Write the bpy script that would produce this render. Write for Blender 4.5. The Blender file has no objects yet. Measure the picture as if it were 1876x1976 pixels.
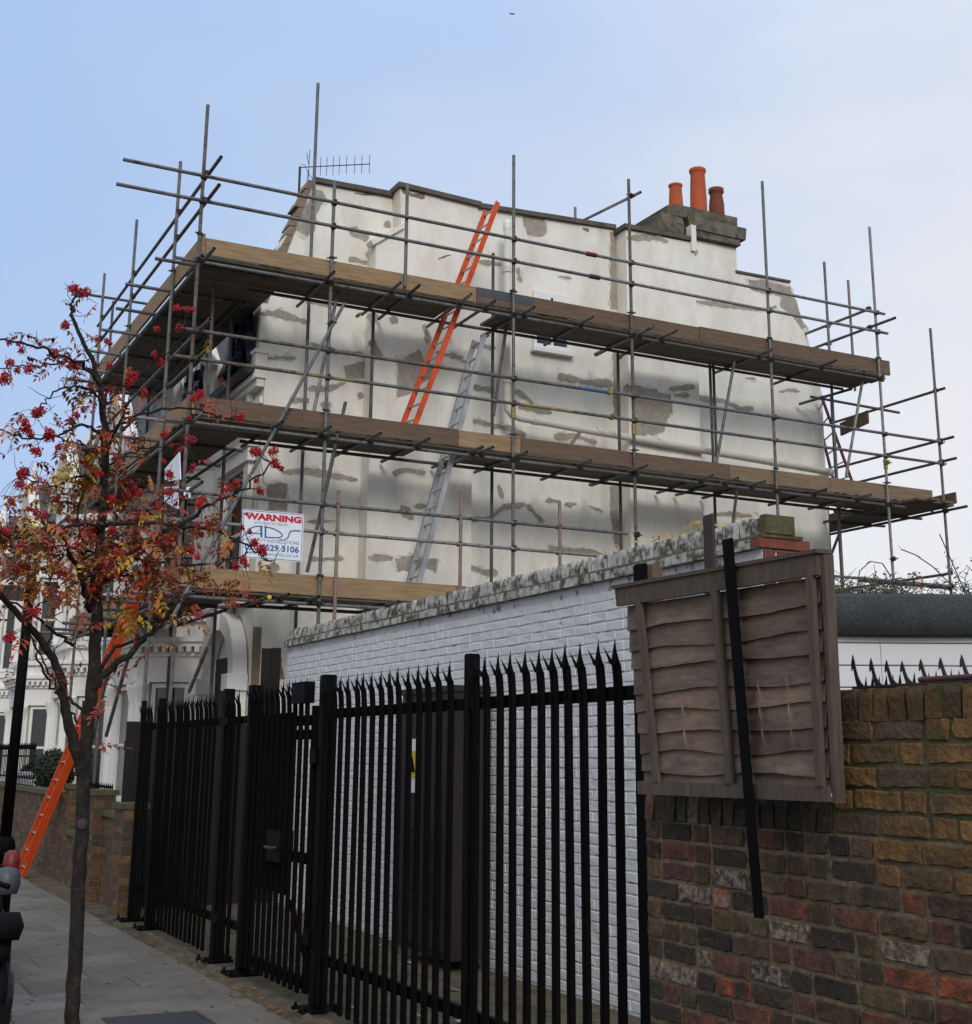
import bpy, bmesh, math, random
from math import sin, cos, pi, radians
from mathutils import Vector, Matrix, noise
import numpy as np

random.seed(7)
rnd = random.Random(11)
SC = bpy.context.scene
COL = SC.collection

# ------------------------------------------------------------------ camera
YAW, PITCH, ROLL, FPX, CY = 0.471976, 0.245809, 0.0070601, 2555.7, 820.02
PW, PH, EYE = 1876.0, 1976.0, 1.65
_c, _s, _cp, _sp = cos(YAW), sin(YAW), cos(PITCH), sin(PITCH)
FWD = Vector((_s * _cp, _c * _cp, _sp)); _r0 = Vector((_c, -_s, 0)); _u0 = _r0.cross(FWD)
RGT = cos(ROLL) * _r0 + sin(ROLL) * _u0
UPV = cos(ROLL) * _u0 - sin(ROLL) * _r0
CAM = Vector((0, 0, EYE))
cd = bpy.data.cameras.new('camera'); cam = bpy.data.objects.new('camera', cd); COL.objects.link(cam)
m = Matrix((RGT, UPV, -FWD)).transposed().to_4x4(); m.translation = CAM
cam.matrix_world = m
cd.sensor_fit = 'AUTO'; cd.sensor_width = 36.0; cd.lens = FPX / PH * 36.0
cd.shift_y = -(PH / 2 - CY) / PH; cd.clip_start = 0.1; cd.clip_end = 3000
SC.camera = cam

# ------------------------------------------------------------------ sky, sun, exposure
SUN_EL, SUN_AZ = radians(29), radians(196)      # azimuth measured from +Y towards +X: the light comes from behind the camera
W = bpy.data.worlds.new('World'); SC.world = W; W.use_nodes = True
nt = W.node_tree; nt.nodes.clear()
def wn(t, **k):
    n = nt.nodes.new(t)
    for a, b in k.items(): setattr(n, a, b)
    return n
wo = wn('ShaderNodeOutputWorld'); bg = wn('ShaderNodeBackground'); bg.inputs[1].default_value = 0.1
sk = wn('ShaderNodeTexSky', sky_type='NISHITA'); sk.sun_disc = False
sk.sun_elevation = SUN_EL; sk.sun_rotation = SUN_AZ; sk.air_density = 1.0; sk.dust_density = 2.0; sk.ozone_density = 2.0
tc = wn('ShaderNodeTexCoord')
dt = wn('ShaderNodeVectorMath', operation='DOT_PRODUCT'); dt.inputs[1].default_value = Vector((sin(radians(62)), cos(radians(62)), 0.02)).normalized()
nz = wn('ShaderNodeTexNoise'); nz.inputs['Scale'].default_value = 2.2; nz.inputs['Detail'].default_value = 5; nz.inputs['Roughness'].default_value = .5
mp = wn('ShaderNodeMapping'); mp.inputs['Scale'].default_value = (1, 1, 2.6)
ma = wn('ShaderNodeMath', operation='MULTIPLY_ADD'); ma.inputs[1].default_value = .16
cr = wn('ShaderNodeValToRGB')
e = cr.color_ramp.elements
e[0].position = .0; e[0].color = (.66, .66, .68, 1)
e[1].position = 1.0; e[1].color = (.86, .86, .90, 1)
for p_, c_ in ((.45, (.64, .68, .76, 1)), (.66, (.52, .65, .90, 1)), (.76, (.44, .60, .90, 1)), (.83, (.50, .65, .92, 1)), (.885, (.65, .75, .94, 1)), (.925, (.83, .86, .94, 1)), (.955, (.89, .89, .92, 1))):
    q = e.new(p_); q.color = c_
br = wn('ShaderNodeVectorMath', operation='SCALE'); br.inputs['Scale'].default_value = 10.0
mx = wn('ShaderNodeMixRGB'); mx.inputs[0].default_value = .90
L = nt.links.new
L(tc.outputs['Generated'], dt.inputs[0]); L(tc.outputs['Generated'], mp.inputs[0]); L(mp.outputs[0], nz.inputs['Vector'])
L(nz.outputs[0], ma.inputs[0])
half = wn('ShaderNodeMath', operation='MULTIPLY_ADD'); half.inputs[1].default_value = .5; half.inputs[2].default_value = .5
L(dt.outputs['Value'], half.inputs[0])
sub = wn('ShaderNodeMath', operation='SUBTRACT'); sub.inputs[1].default_value = .08
L(half.outputs[0], ma.inputs[2]); L(ma.outputs[0], sub.inputs[0]); L(sub.outputs[0], cr.inputs[0]); 
sx = wn('ShaderNodeSeparateXYZ'); L(tc.outputs['Generated'], sx.inputs[0])
zr = wn('ShaderNodeMapRange'); zr.interpolation_type = 'SMOOTHSTEP'; zr.inputs[1].default_value = .42; zr.inputs[2].default_value = 1.0; zr.inputs[3].default_value = 10.0; zr.inputs[4].default_value = 16.0
L(sx.outputs['Z'], zr.inputs[0]); L(zr.outputs[0], br.inputs['Scale'])      # an overcast sky brightens towards the zenith
L(cr.outputs[0], br.inputs[0])
L(sk.outputs[0], mx.inputs[1]); L(br.outputs[0], mx.inputs[2]); L(mx.outputs[0], bg.inputs[0]); L(bg.outputs[0], wo.inputs[0])
sd = bpy.data.lights.new('sun', 'SUN'); sd.energy = 1.5; sd.angle = radians(18); sd.color = (1, .96, .89)
so = bpy.data.objects.new('sun', sd); COL.objects.link(so)
sdir = Vector((sin(SUN_AZ) * cos(SUN_EL), cos(SUN_AZ) * cos(SUN_EL), sin(SUN_EL)))
so.rotation_euler = sdir.to_track_quat('Z', 'Y').to_euler()
SC.view_settings.view_transform = 'Standard'; SC.view_settings.look = 'None'
SC.view_settings.exposure = 0.0; SC.view_settings.gamma = 1.0; SC.view_settings.use_curve_mapping = False
SC.render.engine = 'CYCLES'

# ------------------------------------------------------------------ survey helpers: a sight line meets a known plane
def ray(x, y): return FWD * FPX + RGT * (x - PW / 2) - UPV * (y - CY)
def at(x, y, ax, v):
    d = ray(x, y); i = 'xyz'.index(ax)
    return CAM + d * ((v - CAM[i]) / d[i])
def pix(p):
    d = Vector(p) - CAM; w = d.dot(FWD)
    return PW / 2 + FPX * d.dot(RGT) / w, CY - FPX * d.dot(UPV) / w

# ------------------------------------------------------------------ mesh builder
class MB:
    def __init__(s): s.v = []; s.f = []; s.c = []
    def add(s, vs, fs, col=None):
        o = len(s.v); s.v += [tuple(p) for p in vs]; s.f += [tuple(i + o for i in f) for f in fs]
        if col is not None: s.c += [col] * len(fs)
        return s
    def box(s, x0, x1, y0, y1, z0, z1, col=None):
        return s.add([(x0,y0,z0),(x1,y0,z0),(x1,y1,z0),(x0,y1,z0),(x0,y0,z1),(x1,y0,z1),(x1,y1,z1),(x0,y1,z1)],
            [(0,3,2,1),(4,5,6,7),(0,1,5,4),(1,2,6,5),(2,3,7,6),(3,0,4,7)], col)
    def obox(s, c, u, v, w, col=None):
        c, u, v, w = map(Vector, (c, u, v, w)); P = []
        for k in (-1, 1):
            for a, b in ((-1,-1),(1,-1),(1,1),(-1,1)): P.append(c + u*a + v*b + w*k)
        F = [(0,3,2,1),(4,5,6,7),(0,1,5,4),(1,2,6,5),(2,3,7,6),(3,0,4,7)]
        if u.cross(v).dot(w) < 0: F = [f[::-1] for f in F]
        return s.add(P, F, col)
    def bar(s, p, q, wd, th, side=None, col=None):
        p, q = Vector(p), Vector(q); d = (q - p); n = d.normalized()
        sd_ = Vector(side) if side else (Vector((0,0,1)) if abs(n.z) < .9 else Vector((1,0,0)))
        a = n.cross(sd_).normalized(); b = a.cross(n).normalized()
        return s.obox((p + q) / 2, b * (wd / 2), a * (th / 2), d / 2, col)
    def tube(s, p, q, r, n=10, r2=None, hollow=False, cap=True, col=None):
        p, q = Vector(p), Vector(q); d = (q - p).normalized()
        a = d.orthogonal().normalized(); b = d.cross(a); r2 = r if r2 is None else r2
        P = []; F = []
        for c, rr in ((p, r), (q, r2)):
            for k in range(n):
                t = 2*pi*k/n; P.append(c + a*(cos(t)*rr) + b*(sin(t)*rr))
        for k in range(n): F.append((k, (k+1)%n, n+(k+1)%n, n+k))
        if hollow:
            for e_, (c, sg, dd) in enumerate(((p, 1, d), (q, -1, -d))):
                o = len(P)
                for ins, dep in ((.82, 0), (.82, .12)):
                    for k in range(n):
                        t = 2*pi*k/n; P.append(c + dd*dep + a*(cos(t)*r*ins) + b*(sin(t)*r*ins))
                base = 0 if e_ == 0 else n
                for k in range(n):
                    k2 = (k+1) % n
                    f1 = (base+k, o+k, o+k2, base+k2); f2 = (o+k, o+n+k, o+n+k2, o+k2)
                    if e_ == 1: f1, f2 = f1[::-1], f2[::-1]
                    F += [f1, f2]
                f3 = tuple(o+n+k for k in range(n)); F.append(f3[::-1] if e_ == 0 else f3)
        elif cap:
            F.append(tuple(range(n))[::-1]); F.append(tuple(range(n, 2*n)))
        return s.add(P, F, col)
    def chain(s, pts, rad, n=7, col=None):
        P = []; F = []; pts = [Vector(p) for p in pts]
        a = None
        for i, c in enumerate(pts):
            d = (pts[min(i+1, len(pts)-1)] - pts[max(i-1, 0)]).normalized()
            a = d.orthogonal().normalized() if a is None else (a - d * a.dot(d)).normalized()
            b = d.cross(a)
            for k in range(n):
                t = 2*pi*k/n; P.append(c + a*(cos(t)*rad[i]) + b*(sin(t)*rad[i]))
        for i in range(len(pts)-1):
            for k in range(n): F.append((i*n+k, i*n+(k+1)%n, (i+1)*n+(k+1)%n, (i+1)*n+k))
        F.append(tuple(range(n))[::-1]); F.append(tuple((len(pts)-1)*n+k for k in range(n)))
        return s.add(P, F, col)
    def lathe(s, prof, c=(0,0,0), n=16, axis='z'):
        c = Vector(c); P = []; F = []
        for r, h in prof:
            for k in range(n):
                t = 2*pi*k/n; q = (cos(t)*r, sin(t)*r, h)
                if axis == 'x': q = (h, cos(t)*r, sin(t)*r)
                if axis == 'y': q = (sin(t)*r, h, cos(t)*r)
                P.append(c + Vector(q))
        for i in range(len(prof)-1):
            for k in range(n): F.append((i*n+k, i*n+(k+1)%n, (i+1)*n+(k+1)%n, (i+1)*n+k))
        F.append(tuple(range(n))[::-1]); F.append(tuple((len(prof)-1)*n+k for k in range(n)))
        return s.add(P, F)
    def prism(s, pts, ext, flip=False):
        pts = [Vector(p) for p in pts]; ext = Vector(ext); n = len(pts)
        nn = sum(((pts[i]).cross(pts[(i+1) % n]) for i in range(n)), Vector())
        if nn.dot(ext) > 0: pts = pts[::-1]
        F = [tuple(range(n)), tuple(range(2*n-1, n-1, -1))]
        for k in range(n): F.append(((k+1)%n, k, n+k, n+(k+1)%n))
        return s.add(pts + [p + ext for p in pts], F)
    def mesh(s, name, mat=None, smooth=False):
        me = bpy.data.meshes.new(name); me.from_pydata(s.v, [], s.f)
        if mat: me.materials.append(mat)
        if s.c and len(s.c) == len(s.f):
            at_ = me.color_attributes.new('piece', 'FLOAT_COLOR', 'CORNER')
            buf = []
            for f, c in zip(s.f, s.c): buf += list(c) * len(f)
            at_.data.foreach_set('color', buf)
        if smooth: me.shade_smooth()
        me.update(); return me

def link(name, data, parent=None):
    o = bpy.data.objects.new(name, data); COL.objects.link(o)
    if parent is not None:
        o.parent = parent
        o.matrix_parent_inverse = WINV[parent.name]
    return o
WINV = {}
def fix(o, mw):
    WINV[o.name] = mw.inverted()
def thing(name, label, cat, loc=(0,0,0), rz=0.0, group=None):
    o = bpy.data.objects.new(name, None); COL.objects.link(o); o.empty_display_size = .2
    o.location = loc; o.rotation_euler = (0, 0, rz)
    fix(o, Matrix.Translation(Vector(loc)) @ Matrix.Rotation(rz, 4, 'Z'))
    tag(o, label, cat, group); return o
def tag(o, label=None, cat=None, group=None, kind=None):
    if label: o['label'] = label
    if cat: o['category'] = cat
    if group: o['group'] = group
    if kind: o['kind'] = kind
    return o
def part(name, mb, mat, parent=None, smooth=False, label=None, kind=None):
    """vertices in world coordinates (or in the parent's frame if the parent is a LOCAL thing)"""
    o = link(name, mb.mesh(name, mat, smooth), parent)
    WINV[o.name] = Matrix.Identity(4)
    if label: o['label'] = label
    if kind: o['kind'] = kind
    return o
def inst(name, me, parent, loc, rot=(0,0,0), col=None, scale=None):
    o = link(name, me, parent); WINV[o.name] = Matrix.Identity(4)
    o.location = loc; o.rotation_euler = rot
    if scale: o.scale = scale
    if col: o.color = (*col[:3], 1)
    return o

# ------------------------------------------------------------------ materials
def newmat(name):
    m_ = bpy.data.materials.new(name); m_.use_nodes = True
    t = m_.node_tree; b = t.nodes['Principled BSDF']
    return m_, t, b
def N(t, ty, **k):
    n = t.nodes.new(ty)
    for a, b in k.items():
        if a.startswith('i_'): n.inputs[a[2:]].default_value = b
        else: setattr(n, a, b)
    return n
def mat(name, col, rough=.7, metal=0., var=.15, scale=6., det=6., stretch=(1,1,1), bump=.0, bscale=None, col2=None, thr=None, soft=.06,
        tint=False, attr=False, spec=.5, dirt=None, dscale=2.5, dthr=.58, dsoft=.12, coord='obj', dstretch=None):
    """base colour (or per-object / per-face colour) x noise variation, an optional second colour above a noise threshold, bump"""
    m_, t, b = newmat(name); l = t.links.new
    if coord == 'obj': src = N(t, 'ShaderNodeTexCoord').outputs['Object']
    else: src = N(t, 'ShaderNodeNewGeometry').outputs['Position']
    mp_ = N(t, 'ShaderNodeMapping'); mp_.inputs['Scale'].default_value = stretch; l(src, mp_.inputs[0])
    n1 = N(t, 'ShaderNodeTexNoise', i_Scale=scale, i_Detail=det, i_Roughness=.6); l(mp_.outputs[0], n1.inputs['Vector'])
    if tint: base = N(t, 'ShaderNodeObjectInfo').outputs['Color']
    elif attr: base = N(t, 'ShaderNodeVertexColor', layer_name='piece').outputs['Color']
    else:
        rg = N(t, 'ShaderNodeRGB'); rg.outputs[0].default_value = (*col, 1); base = rg.outputs[0]
    mr = N(t, 'ShaderNodeMapRange'); mr.inputs[1].default_value = .25; mr.inputs[2].default_value = .75
    mr.inputs[3].default_value = 1 - var; mr.inputs[4].default_value = 1 + var; l(n1.outputs[0], mr.inputs[0])
    sc = N(t, 'ShaderNodeVectorMath', operation='SCALE'); l(base, sc.inputs[0]); l(mr.outputs[0], sc.inputs['Scale'])
    out = sc.outputs[0]
    if col2:
        n2 = N(t, 'ShaderNodeTexNoise', i_Scale=scale * 1.7 if thr is None else scale * 1.3, i_Detail=7., i_Roughness=.65); l(mp_.outputs[0], n2.inputs['Vector'])
        r2 = N(t, 'ShaderNodeMapRange'); r2.inputs[1].default_value = (thr or .55) - soft; r2.inputs[2].default_value = (thr or .55) + soft; l(n2.outputs[0], r2.inputs[0])
        mx_ = N(t, 'ShaderNodeMixRGB'); mx_.inputs[2].default_value = (*col2, 1); l(r2.outputs[0], mx_.inputs[0]); l(out, mx_.inputs[1]); out = mx_.outputs[0]
    if dirt:
        n3 = N(t, 'ShaderNodeTexNoise', i_Scale=dscale, i_Detail=8., i_Roughness=.7)
        ge = N(t, 'ShaderNodeNewGeometry'); mp3 = N(t, 'ShaderNodeMapping'); mp3.inputs['Scale'].default_value = dstretch or (1, 1, 1); l(ge.outputs['Position'], mp3.inputs[0]); l(mp3.outputs[0], n3.inputs['Vector'])
        r3 = N(t, 'ShaderNodeMapRange'); r3.inputs[1].default_value = dthr - dsoft; r3.inputs[2].default_value = dthr + dsoft; l(n3.outputs[0], r3.inputs[0])
        mx2 = N(t, 'ShaderNodeMixRGB'); mx2.inputs[2].default_value = (*dirt, 1); l(r3.outputs[0], mx2.inputs[0]); l(out, mx2.inputs[1]); out = mx2.outputs[0]
    l(out, b.inputs['Base Color'])
    b.inputs['Roughness'].default_value = rough; b.inputs['Metallic'].default_value = metal
    b.inputs['Specular IOR Level'].default_value = spec
    if bump:
        n4 = N(t, 'ShaderNodeTexNoise', i_Scale=bscale or scale * 4, i_Detail=6.); l(mp_.outputs[0], n4.inputs['Vector'])
        bp = N(t, 'ShaderNodeBump'); bp.inputs['Strength'].default_value = 1.0; bp.inputs['Distance'].default_value = bump
        l(n4.outputs[0], bp.inputs['Height']); l(bp.outputs[0], b.inputs['Normal'])
    return m_
M = {}
M['render'] = mat('cream_render', (.78,.76,.70), .92, var=.08, scale=1.6, det=9, bump=.004, bscale=45, dirt=(.60,.565,.49), dscale=2.2, dthr=.60, dsoft=.16, dstretch=(1,1,.45))
M['patch'] = mat('cement_patch', (.31,.283,.235), .95, var=.20, scale=9, bump=.006, bscale=34, coord='pos', col2=(.42,.395,.34), thr=.62, soft=.13)
M['patchedge'] = mat('feathered_cement', (.56,.53,.465), .95, var=.12, scale=9, bump=.004, bscale=40, coord='pos', col2=(.74,.72,.66), thr=.53, soft=.10)
M['patchbrown'] = mat('bare_cement', (.22,.17,.12), .95, var=.3, scale=14, bump=.006, bscale=40)
M['coping'] = mat('stone_coping', (.10,.085,.07), .9, var=.3, scale=4, bump=.004)
M['chimney'] = mat('sooty_stone', (.13,.115,.085), .95, var=.45, scale=5, bump=.01, bscale=22, col2=(.06,.055,.05), thr=.56)
M['pot'] = mat('terracotta', (.42,.085,.03), .85, var=.15, scale=5, bump=.002)
M['potdark'] = mat('dark_terracotta', (.17,.045,.025), .85, var=.3, scale=6, bump=.002)
M['stucco'] = mat('white_stucco', (.76,.75,.73), .85, var=.06, scale=2, dirt=(.42,.40,.36), dscale=1.6, dthr=.66, dsoft=.1, bump=.0015, bscale=50)
M['stuccocream'] = mat('cream_stucco', (.62,.52,.31), .88, var=.06, scale=2, dirt=(.42,.35,.22), dscale=1.6, dthr=.66, dsoft=.1, bump=.0015, bscale=50)
M['slate'] = mat('slate', (.055,.06,.072), .6, var=.3, scale=3, bump=.004, bscale=20)
M['glass'] = mat('window_glass', (.02,.024,.028), .06, var=.3, scale=1.2, spec=.8)
M['frame'] = mat('white_frame', (.76,.76,.76), .45, var=.03)
M['gutter'] = mat('black_gutter', (.018,.018,.02), .5, var=.2)
M['tube'] = mat('galvanised_tube', (.135,.137,.142), .62, .35, var=.35, scale=9, stretch=(1,1,1), col2=(.065,.048,.036), thr=.60, coord='pos')
M['tubedark'] = mat('weathered_tube', (.085,.083,.085), .7, .25, var=.4, scale=7, col2=(.10,.055,.03), thr=.64, coord='pos')
M['tubepink'] = mat('rusty_pink_tube', (.23,.165,.15), .7, .2, var=.3, scale=9, coord='pos')
M['tubeyellow'] = mat('yellow_painted_tube', (.26,.20,.035), .6, var=.3, scale=14, coord='pos', col2=(.13,.12,.10), thr=.52)
M['tubeblue'] = mat('blue_painted_tube', (.035,.12,.26), .6, var=.3, scale=14, coord='pos', col2=(.12,.13,.15), thr=.6)
M['coupler'] = mat('coupler_steel', (.04,.036,.034), .65, .3, var=.4, scale=30)
M['couplergold'] = mat('gold_coupler', (.28,.21,.06), .5, .5, var=.3, scale=30)
M['toenew'] = mat('new_toe_board', (.27,.178,.098), .85, var=.30, scale=3.2, stretch=(1,8,9), bump=.002, bscale=16, coord='pos', col2=(.19,.11,.05), thr=.66)
M['toenewf'] = mat('new_front_toe_board', (.27,.178,.098), .85, var=.30, scale=3.2, stretch=(9,1,9), bump=.002, bscale=16, coord='pos', col2=(.19,.11,.05), thr=.66)
M['toeold'] = mat('old_toe_board', (.120,.078,.052), .85, var=.3, scale=3.2, stretch=(1,8,9), bump=.002, bscale=16, coord='pos', col2=(.20,.15,.11), thr=.64)
M['toemid'] = mat('grey_toe_board', (.18,.125,.078), .85, var=.25, scale=3.2, stretch=(1,8,9), bump=.002, bscale=16, coord='pos', col2=(.14,.09,.05), thr=.66)
M['board'] = mat('scaffold_board', (.12,.095,.07), .9, var=.35, scale=4, stretch=(1,7,7), bump=.002, coord='pos', col2=(.06,.05,.04), thr=.6)
M['orange'] = mat('orange_fibreglass', (.66,.082,.012), .5, var=.12, scale=8, col2=(.5,.25,.15), thr=.74, coord='pos')
M['redpaint'] = mat('red_painted_metal', (.14,.008,.012), .5, var=.25, scale=9)
M['redbrown'] = mat('dull_red_strip', (.085,.028,.026), .8, var=.3, scale=12, coord='pos')
M['alu'] = mat('aluminium', (.42,.43,.44), .45, .6, var=.15, scale=9, coord='pos')
M['whitebrick'] = mat('white_painted_brick', (.62,.64,.68), .8, var=.05, scale=5, bump=.004, bscale=38, coord='pos', dirt=(.20,.11,.075), dscale=6.5, dthr=.675, dsoft=.012)
M['whitejoint'] = mat('white_painted_joint', (.57,.59,.63), .85, var=.10, scale=6, bump=.004, bscale=40, coord='pos', col2=(.17,.15,.13), thr=.60, soft=.04)
M['capbrick'] = mat('grimy_white_coping', (.46,.46,.45), .9, var=.25, scale=9, coord='pos', col2=(.075,.068,.045), thr=.515, soft=.07, bump=.008, bscale=40, stretch=(1,1,.8))
M['mossjoint'] = mat('mossy_mortar', (.05,.05,.03), .95, var=.4, scale=9, coord='pos', bump=.004)
M['brick'] = mat('stock_brick', (.2,.1,.06), .92, var=.55, scale=30, coord='pos', tint=True, bump=.006, bscale=70, col2=(.13,.10,.075), thr=.66, soft=.10, dirt=(.026,.020,.014), dscale=9, dthr=.53, dsoft=.12)
M['brickwhite'] = mat('efflorescent_brick', (.2,.1,.06), .92, var=.4, scale=26, coord='pos', tint=True, bump=.007, bscale=60, col2=(.24,.205,.18), thr=.52, soft=.09, dirt=(.045,.036,.03), dscale=9, dthr=.60, dsoft=.1)
M['brickyellow'] = mat('yellow_stock_brick', (.2,.1,.06), .92, var=.40, scale=34, coord='pos', tint=True, bump=.010, bscale=50, dirt=(.05,.040,.020), dscale=8, dthr=.57, dsoft=.12)
M['bricka'] = mat('stock_brick_mass', (.2,.1,.06), .92, var=.45, scale=26, coord='pos', attr=True, bump=.006, bscale=60, dirt=(.035,.032,.028), dscale=7, dthr=.60, dsoft=.10)
M['mortar'] = mat('brown_mortar', (.165,.122,.076), .95, var=.40, scale=22, coord='pos', bump=.010, bscale=60, dirt=(.06,.052,.038), dscale=6, dthr=.56)
M['mortargreen'] = mat('mossy_brick_mortar', (.105,.082,.045), .95, var=.4, scale=14, coord='pos', bump=.006, bscale=60, dirt=(.045,.055,.015), dscale=5, dthr=.5)
M['redbrick'] = mat('red_brick', (.17,.045,.03), .9, var=.3, scale=12, coord='pos', bump=.004)
M['black'] = mat('black_paint', (.0025,.0025,.003), .65, var=.3, scale=9, spec=.07)
M['lap'] = mat('weathered_lap_wood', (.165,.128,.105), .9, var=.30, scale=5.5, det=10, stretch=(5,1,6), bump=.004, bscale=9, coord='pos', tint=True, col2=(.16,.088,.05), thr=.62, soft=.12, dirt=(.060,.050,.042), dscale=4.5, dthr=.56, dsoft=.14, dstretch=(1,.5,1.6))
M['batten'] = mat('weathered_batten', (.088,.066,.052), .92, var=.35, scale=6, stretch=(9,5,1), bump=.004, bscale=12, coord='pos', col2=(.055,.050,.034), thr=.58, soft=.14)
M['darkwood'] = mat('dark_brown_boards', (.007,.0045,.0035), .9, var=.35, scale=5, stretch=(6,6,1), coord='pos')
M['felt'] = mat('green_mineral_felt', (.034,.042,.044), .95, var=.35, scale=42, det=8, bump=.004, bscale=70, coord='pos', col2=(.075,.09,.097), thr=.60, dirt=(.022,.026,.027), dscale=1.5, dthr=.6)
M['garage'] = mat('white_door', (.62,.63,.66), .5, var=.03, scale=3)
M['steel'] = mat('galvanised_spikes', (.05,.052,.055), .5, .5, var=.4, scale=30)
M['slab'] = mat('paving_slab', (.17,.165,.15), .9, var=.16, scale=9, coord='pos', tint=True, bump=.003, bscale=70, dirt=(.085,.077,.064), dscale=2.2, dthr=.58, dsoft=.16)
M['grout'] = mat('slab_joint', (.03,.028,.024), .95, var=.3, coord='pos')
M['dirtmat'] = mat('trodden_earth', (.095,.072,.042), .98, var=.45, scale=4, coord='pos', bump=.015, bscale=25, col2=(.045,.040,.024), thr=.53, dirt=(.12,.10,.075), dscale=2.5, dthr=.62)
M['tarmac'] = mat('tarmac', (.05,.05,.052), .9, var=.2, scale=20, coord='pos', bump=.004)
M['kerb'] = mat('granite_kerb', (.22,.21,.2), .85, var=.2, scale=20, coord='pos')
M['bark'] = mat('grey_bark', (.022,.018,.016), .95, var=.5, scale=14, coord='pos', bump=.010, bscale=45, col2=(.042,.035,.031), thr=.58, spec=.2)
M['berry'] = mat('red_berries', (.38,.006,.010), .6, var=.3, scale=9, coord='pos')
M['leaf'] = mat('autumn_leaf', (.3,.1,.02), .7, var=.35, scale=9, coord='pos', tint=True)
M['leafa'] = mat('autumn_leaves', (.3,.1,.02), .7, var=.35, scale=9, coord='pos', attr=True)
M['green'] = mat('dark_evergreen', (.018,.028,.014), .8, var=.5, scale=9, coord='pos')
M['twig'] = mat('bare_twigs', (.07,.05,.04), .9, var=.3)
M['greenleaf'] = mat('bush_leaves', (.05,.065,.03), .8, var=.5, scale=9, coord='pos')
M['yellowleaf'] = mat('yellowing_weed', (.33,.22,.04), .8, var=.5, scale=9, coord='pos')
M['tarp'] = mat('blue_tarpaulin', (.03,.055,.13), .6, var=.35, scale=3, bump=.03, bscale=5)
M['signwhite'] = mat('white_sign', (.72,.76,.85), .4, var=.02)
M['signred'] = mat('red_print', (.50,.008,.018), .5, var=.02)
M['signblue'] = mat('blue_print', (.012,.12,.33), .5, var=.02)
M['signgrey'] = mat('grey_print', (.2,.22,.3), .5, var=.02)
M['yellow'] = mat('yellow_print', (.6,.42,.02), .5, var=.05)
M['rust'] = mat('dark_red_door', (.009,.0032,.003), .7, var=.3, scale=5)
M['rubber'] = mat('tyre_rubber', (.005,.005,.0055), .9, spec=.1, var=.3, scale=20)
M['bikeblack'] = mat('black_vinyl', (.006,.0065,.008), .75, var=.2, spec=.08)
M['bikegrey'] = mat('grey_plastic', (.06,.065,.085), .5, var=.2)
M['iron'] = mat('cast_iron', (.045,.045,.047), .7, .2, var=.3, scale=20, coord='pos', bump=.004)
M['boardbrown'] = mat('brown_board_back', (.035,.022,.018), .7, var=.2)
M['pipe'] = mat('cream_pipe', (.60,.575,.50), .6, var=.05, scale=3)
M['shutter'] = mat('white_shutter', (.6,.58,.52), .6, var=.05)

# ================================================================== ground, road, pavement
def struct(name, mb, mt):
    o = part(name, mb, mt); o['kind'] = 'structure'; return o
g = MB(); g.add([(-400,-400,-.02),(400,-400,-.02),(400,400,-.02),(-400,400,-.02)], [(0,1,2,3)])
struct('ground', g, M['dirtmat'])
g = MB(); g.add([(-6,-30,-.012),(.93,-30,-.012),(.93,120,-.012),(-6,120,-.012)], [(0,1,2,3)])
struct('road', g, M['tarmac'])
g = MB(); g.add([(3.06,-5,-.008),(5.2,-5,-.008),(5.2,17,-.008),(3.06,17,-.008)], [(0,1,2,3)])
# gently uneven trodden earth with small lumps
for k in range(170):
    x, y = rnd.uniform(3.06, 3.6), rnd.uniform(6, 15.5); r = rnd.uniform(.015, .07); h = rnd.uniform(.006, .03)
    if abs(x - 3.3) < .09: x -= .15
    P = [(x + cos(t) * r * rnd.uniform(.6, 1.2), y + sin(t) * r * rnd.uniform(.8, 1.9), -.012) for t in np.linspace(0, 2*pi, 8)[:-1]]
    g.add(P + [(x, y, h)], [(i, (i+1) % 7, 7) for i in range(7)])
struct('bare_ground', g, M['dirtmat'])
kb = thing('kerb', None, None, (1.0, 8, 0)); kb['kind'] = 'structure'
for i in range(44):
    part('kerb_stone', MB().box(.935, 1.075, -4 + i*.9 + .004, -4 + (i+1)*.9 - .004, -.012, .0), M['kerb'], kb)
pv = struct('pavement', MB().add([(1.08,-5,-.010),(3.08,-5,-.010),(3.08,75,-.010),(1.08,75,-.010)], [(0,1,2,3)]), M['grout'])
WINV[pv.name] = Matrix.Identity(4)
far = MB()
def slab(mb, x0, x1, y0, y1, dz, tx, ty, col=None):
    g_ = .004; x0 += g_; x1 -= g_; y0 += g_; y1 -= g_; b = .004
    xs = ((x0, x1), (x0 + b, x1 - b)); ys = ((y0, y1), (y0 + b, y1 - b)); P = []
    for k, zz in ((0, -.012), (0, -.003), (1, 0.0)):
        for a, c in ((0,0),(1,0),(1,1),(0,1)):
            x, y = xs[k][a], ys[k][c]
            P.append((x, y, zz if zz == -.012 else zz + dz + tx*(x - (x0+x1)/2) + ty*(y - (y0+y1)/2)))
    F = [(8,9,10,11)]
    for o in (0, 4):
        for k in range(4): F.append((o+k, o+(k+1)%4, o+4+(k+1)%4, o+4+k))
    mb.add(P, F, col)
row = 0; y = 5.0
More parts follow.
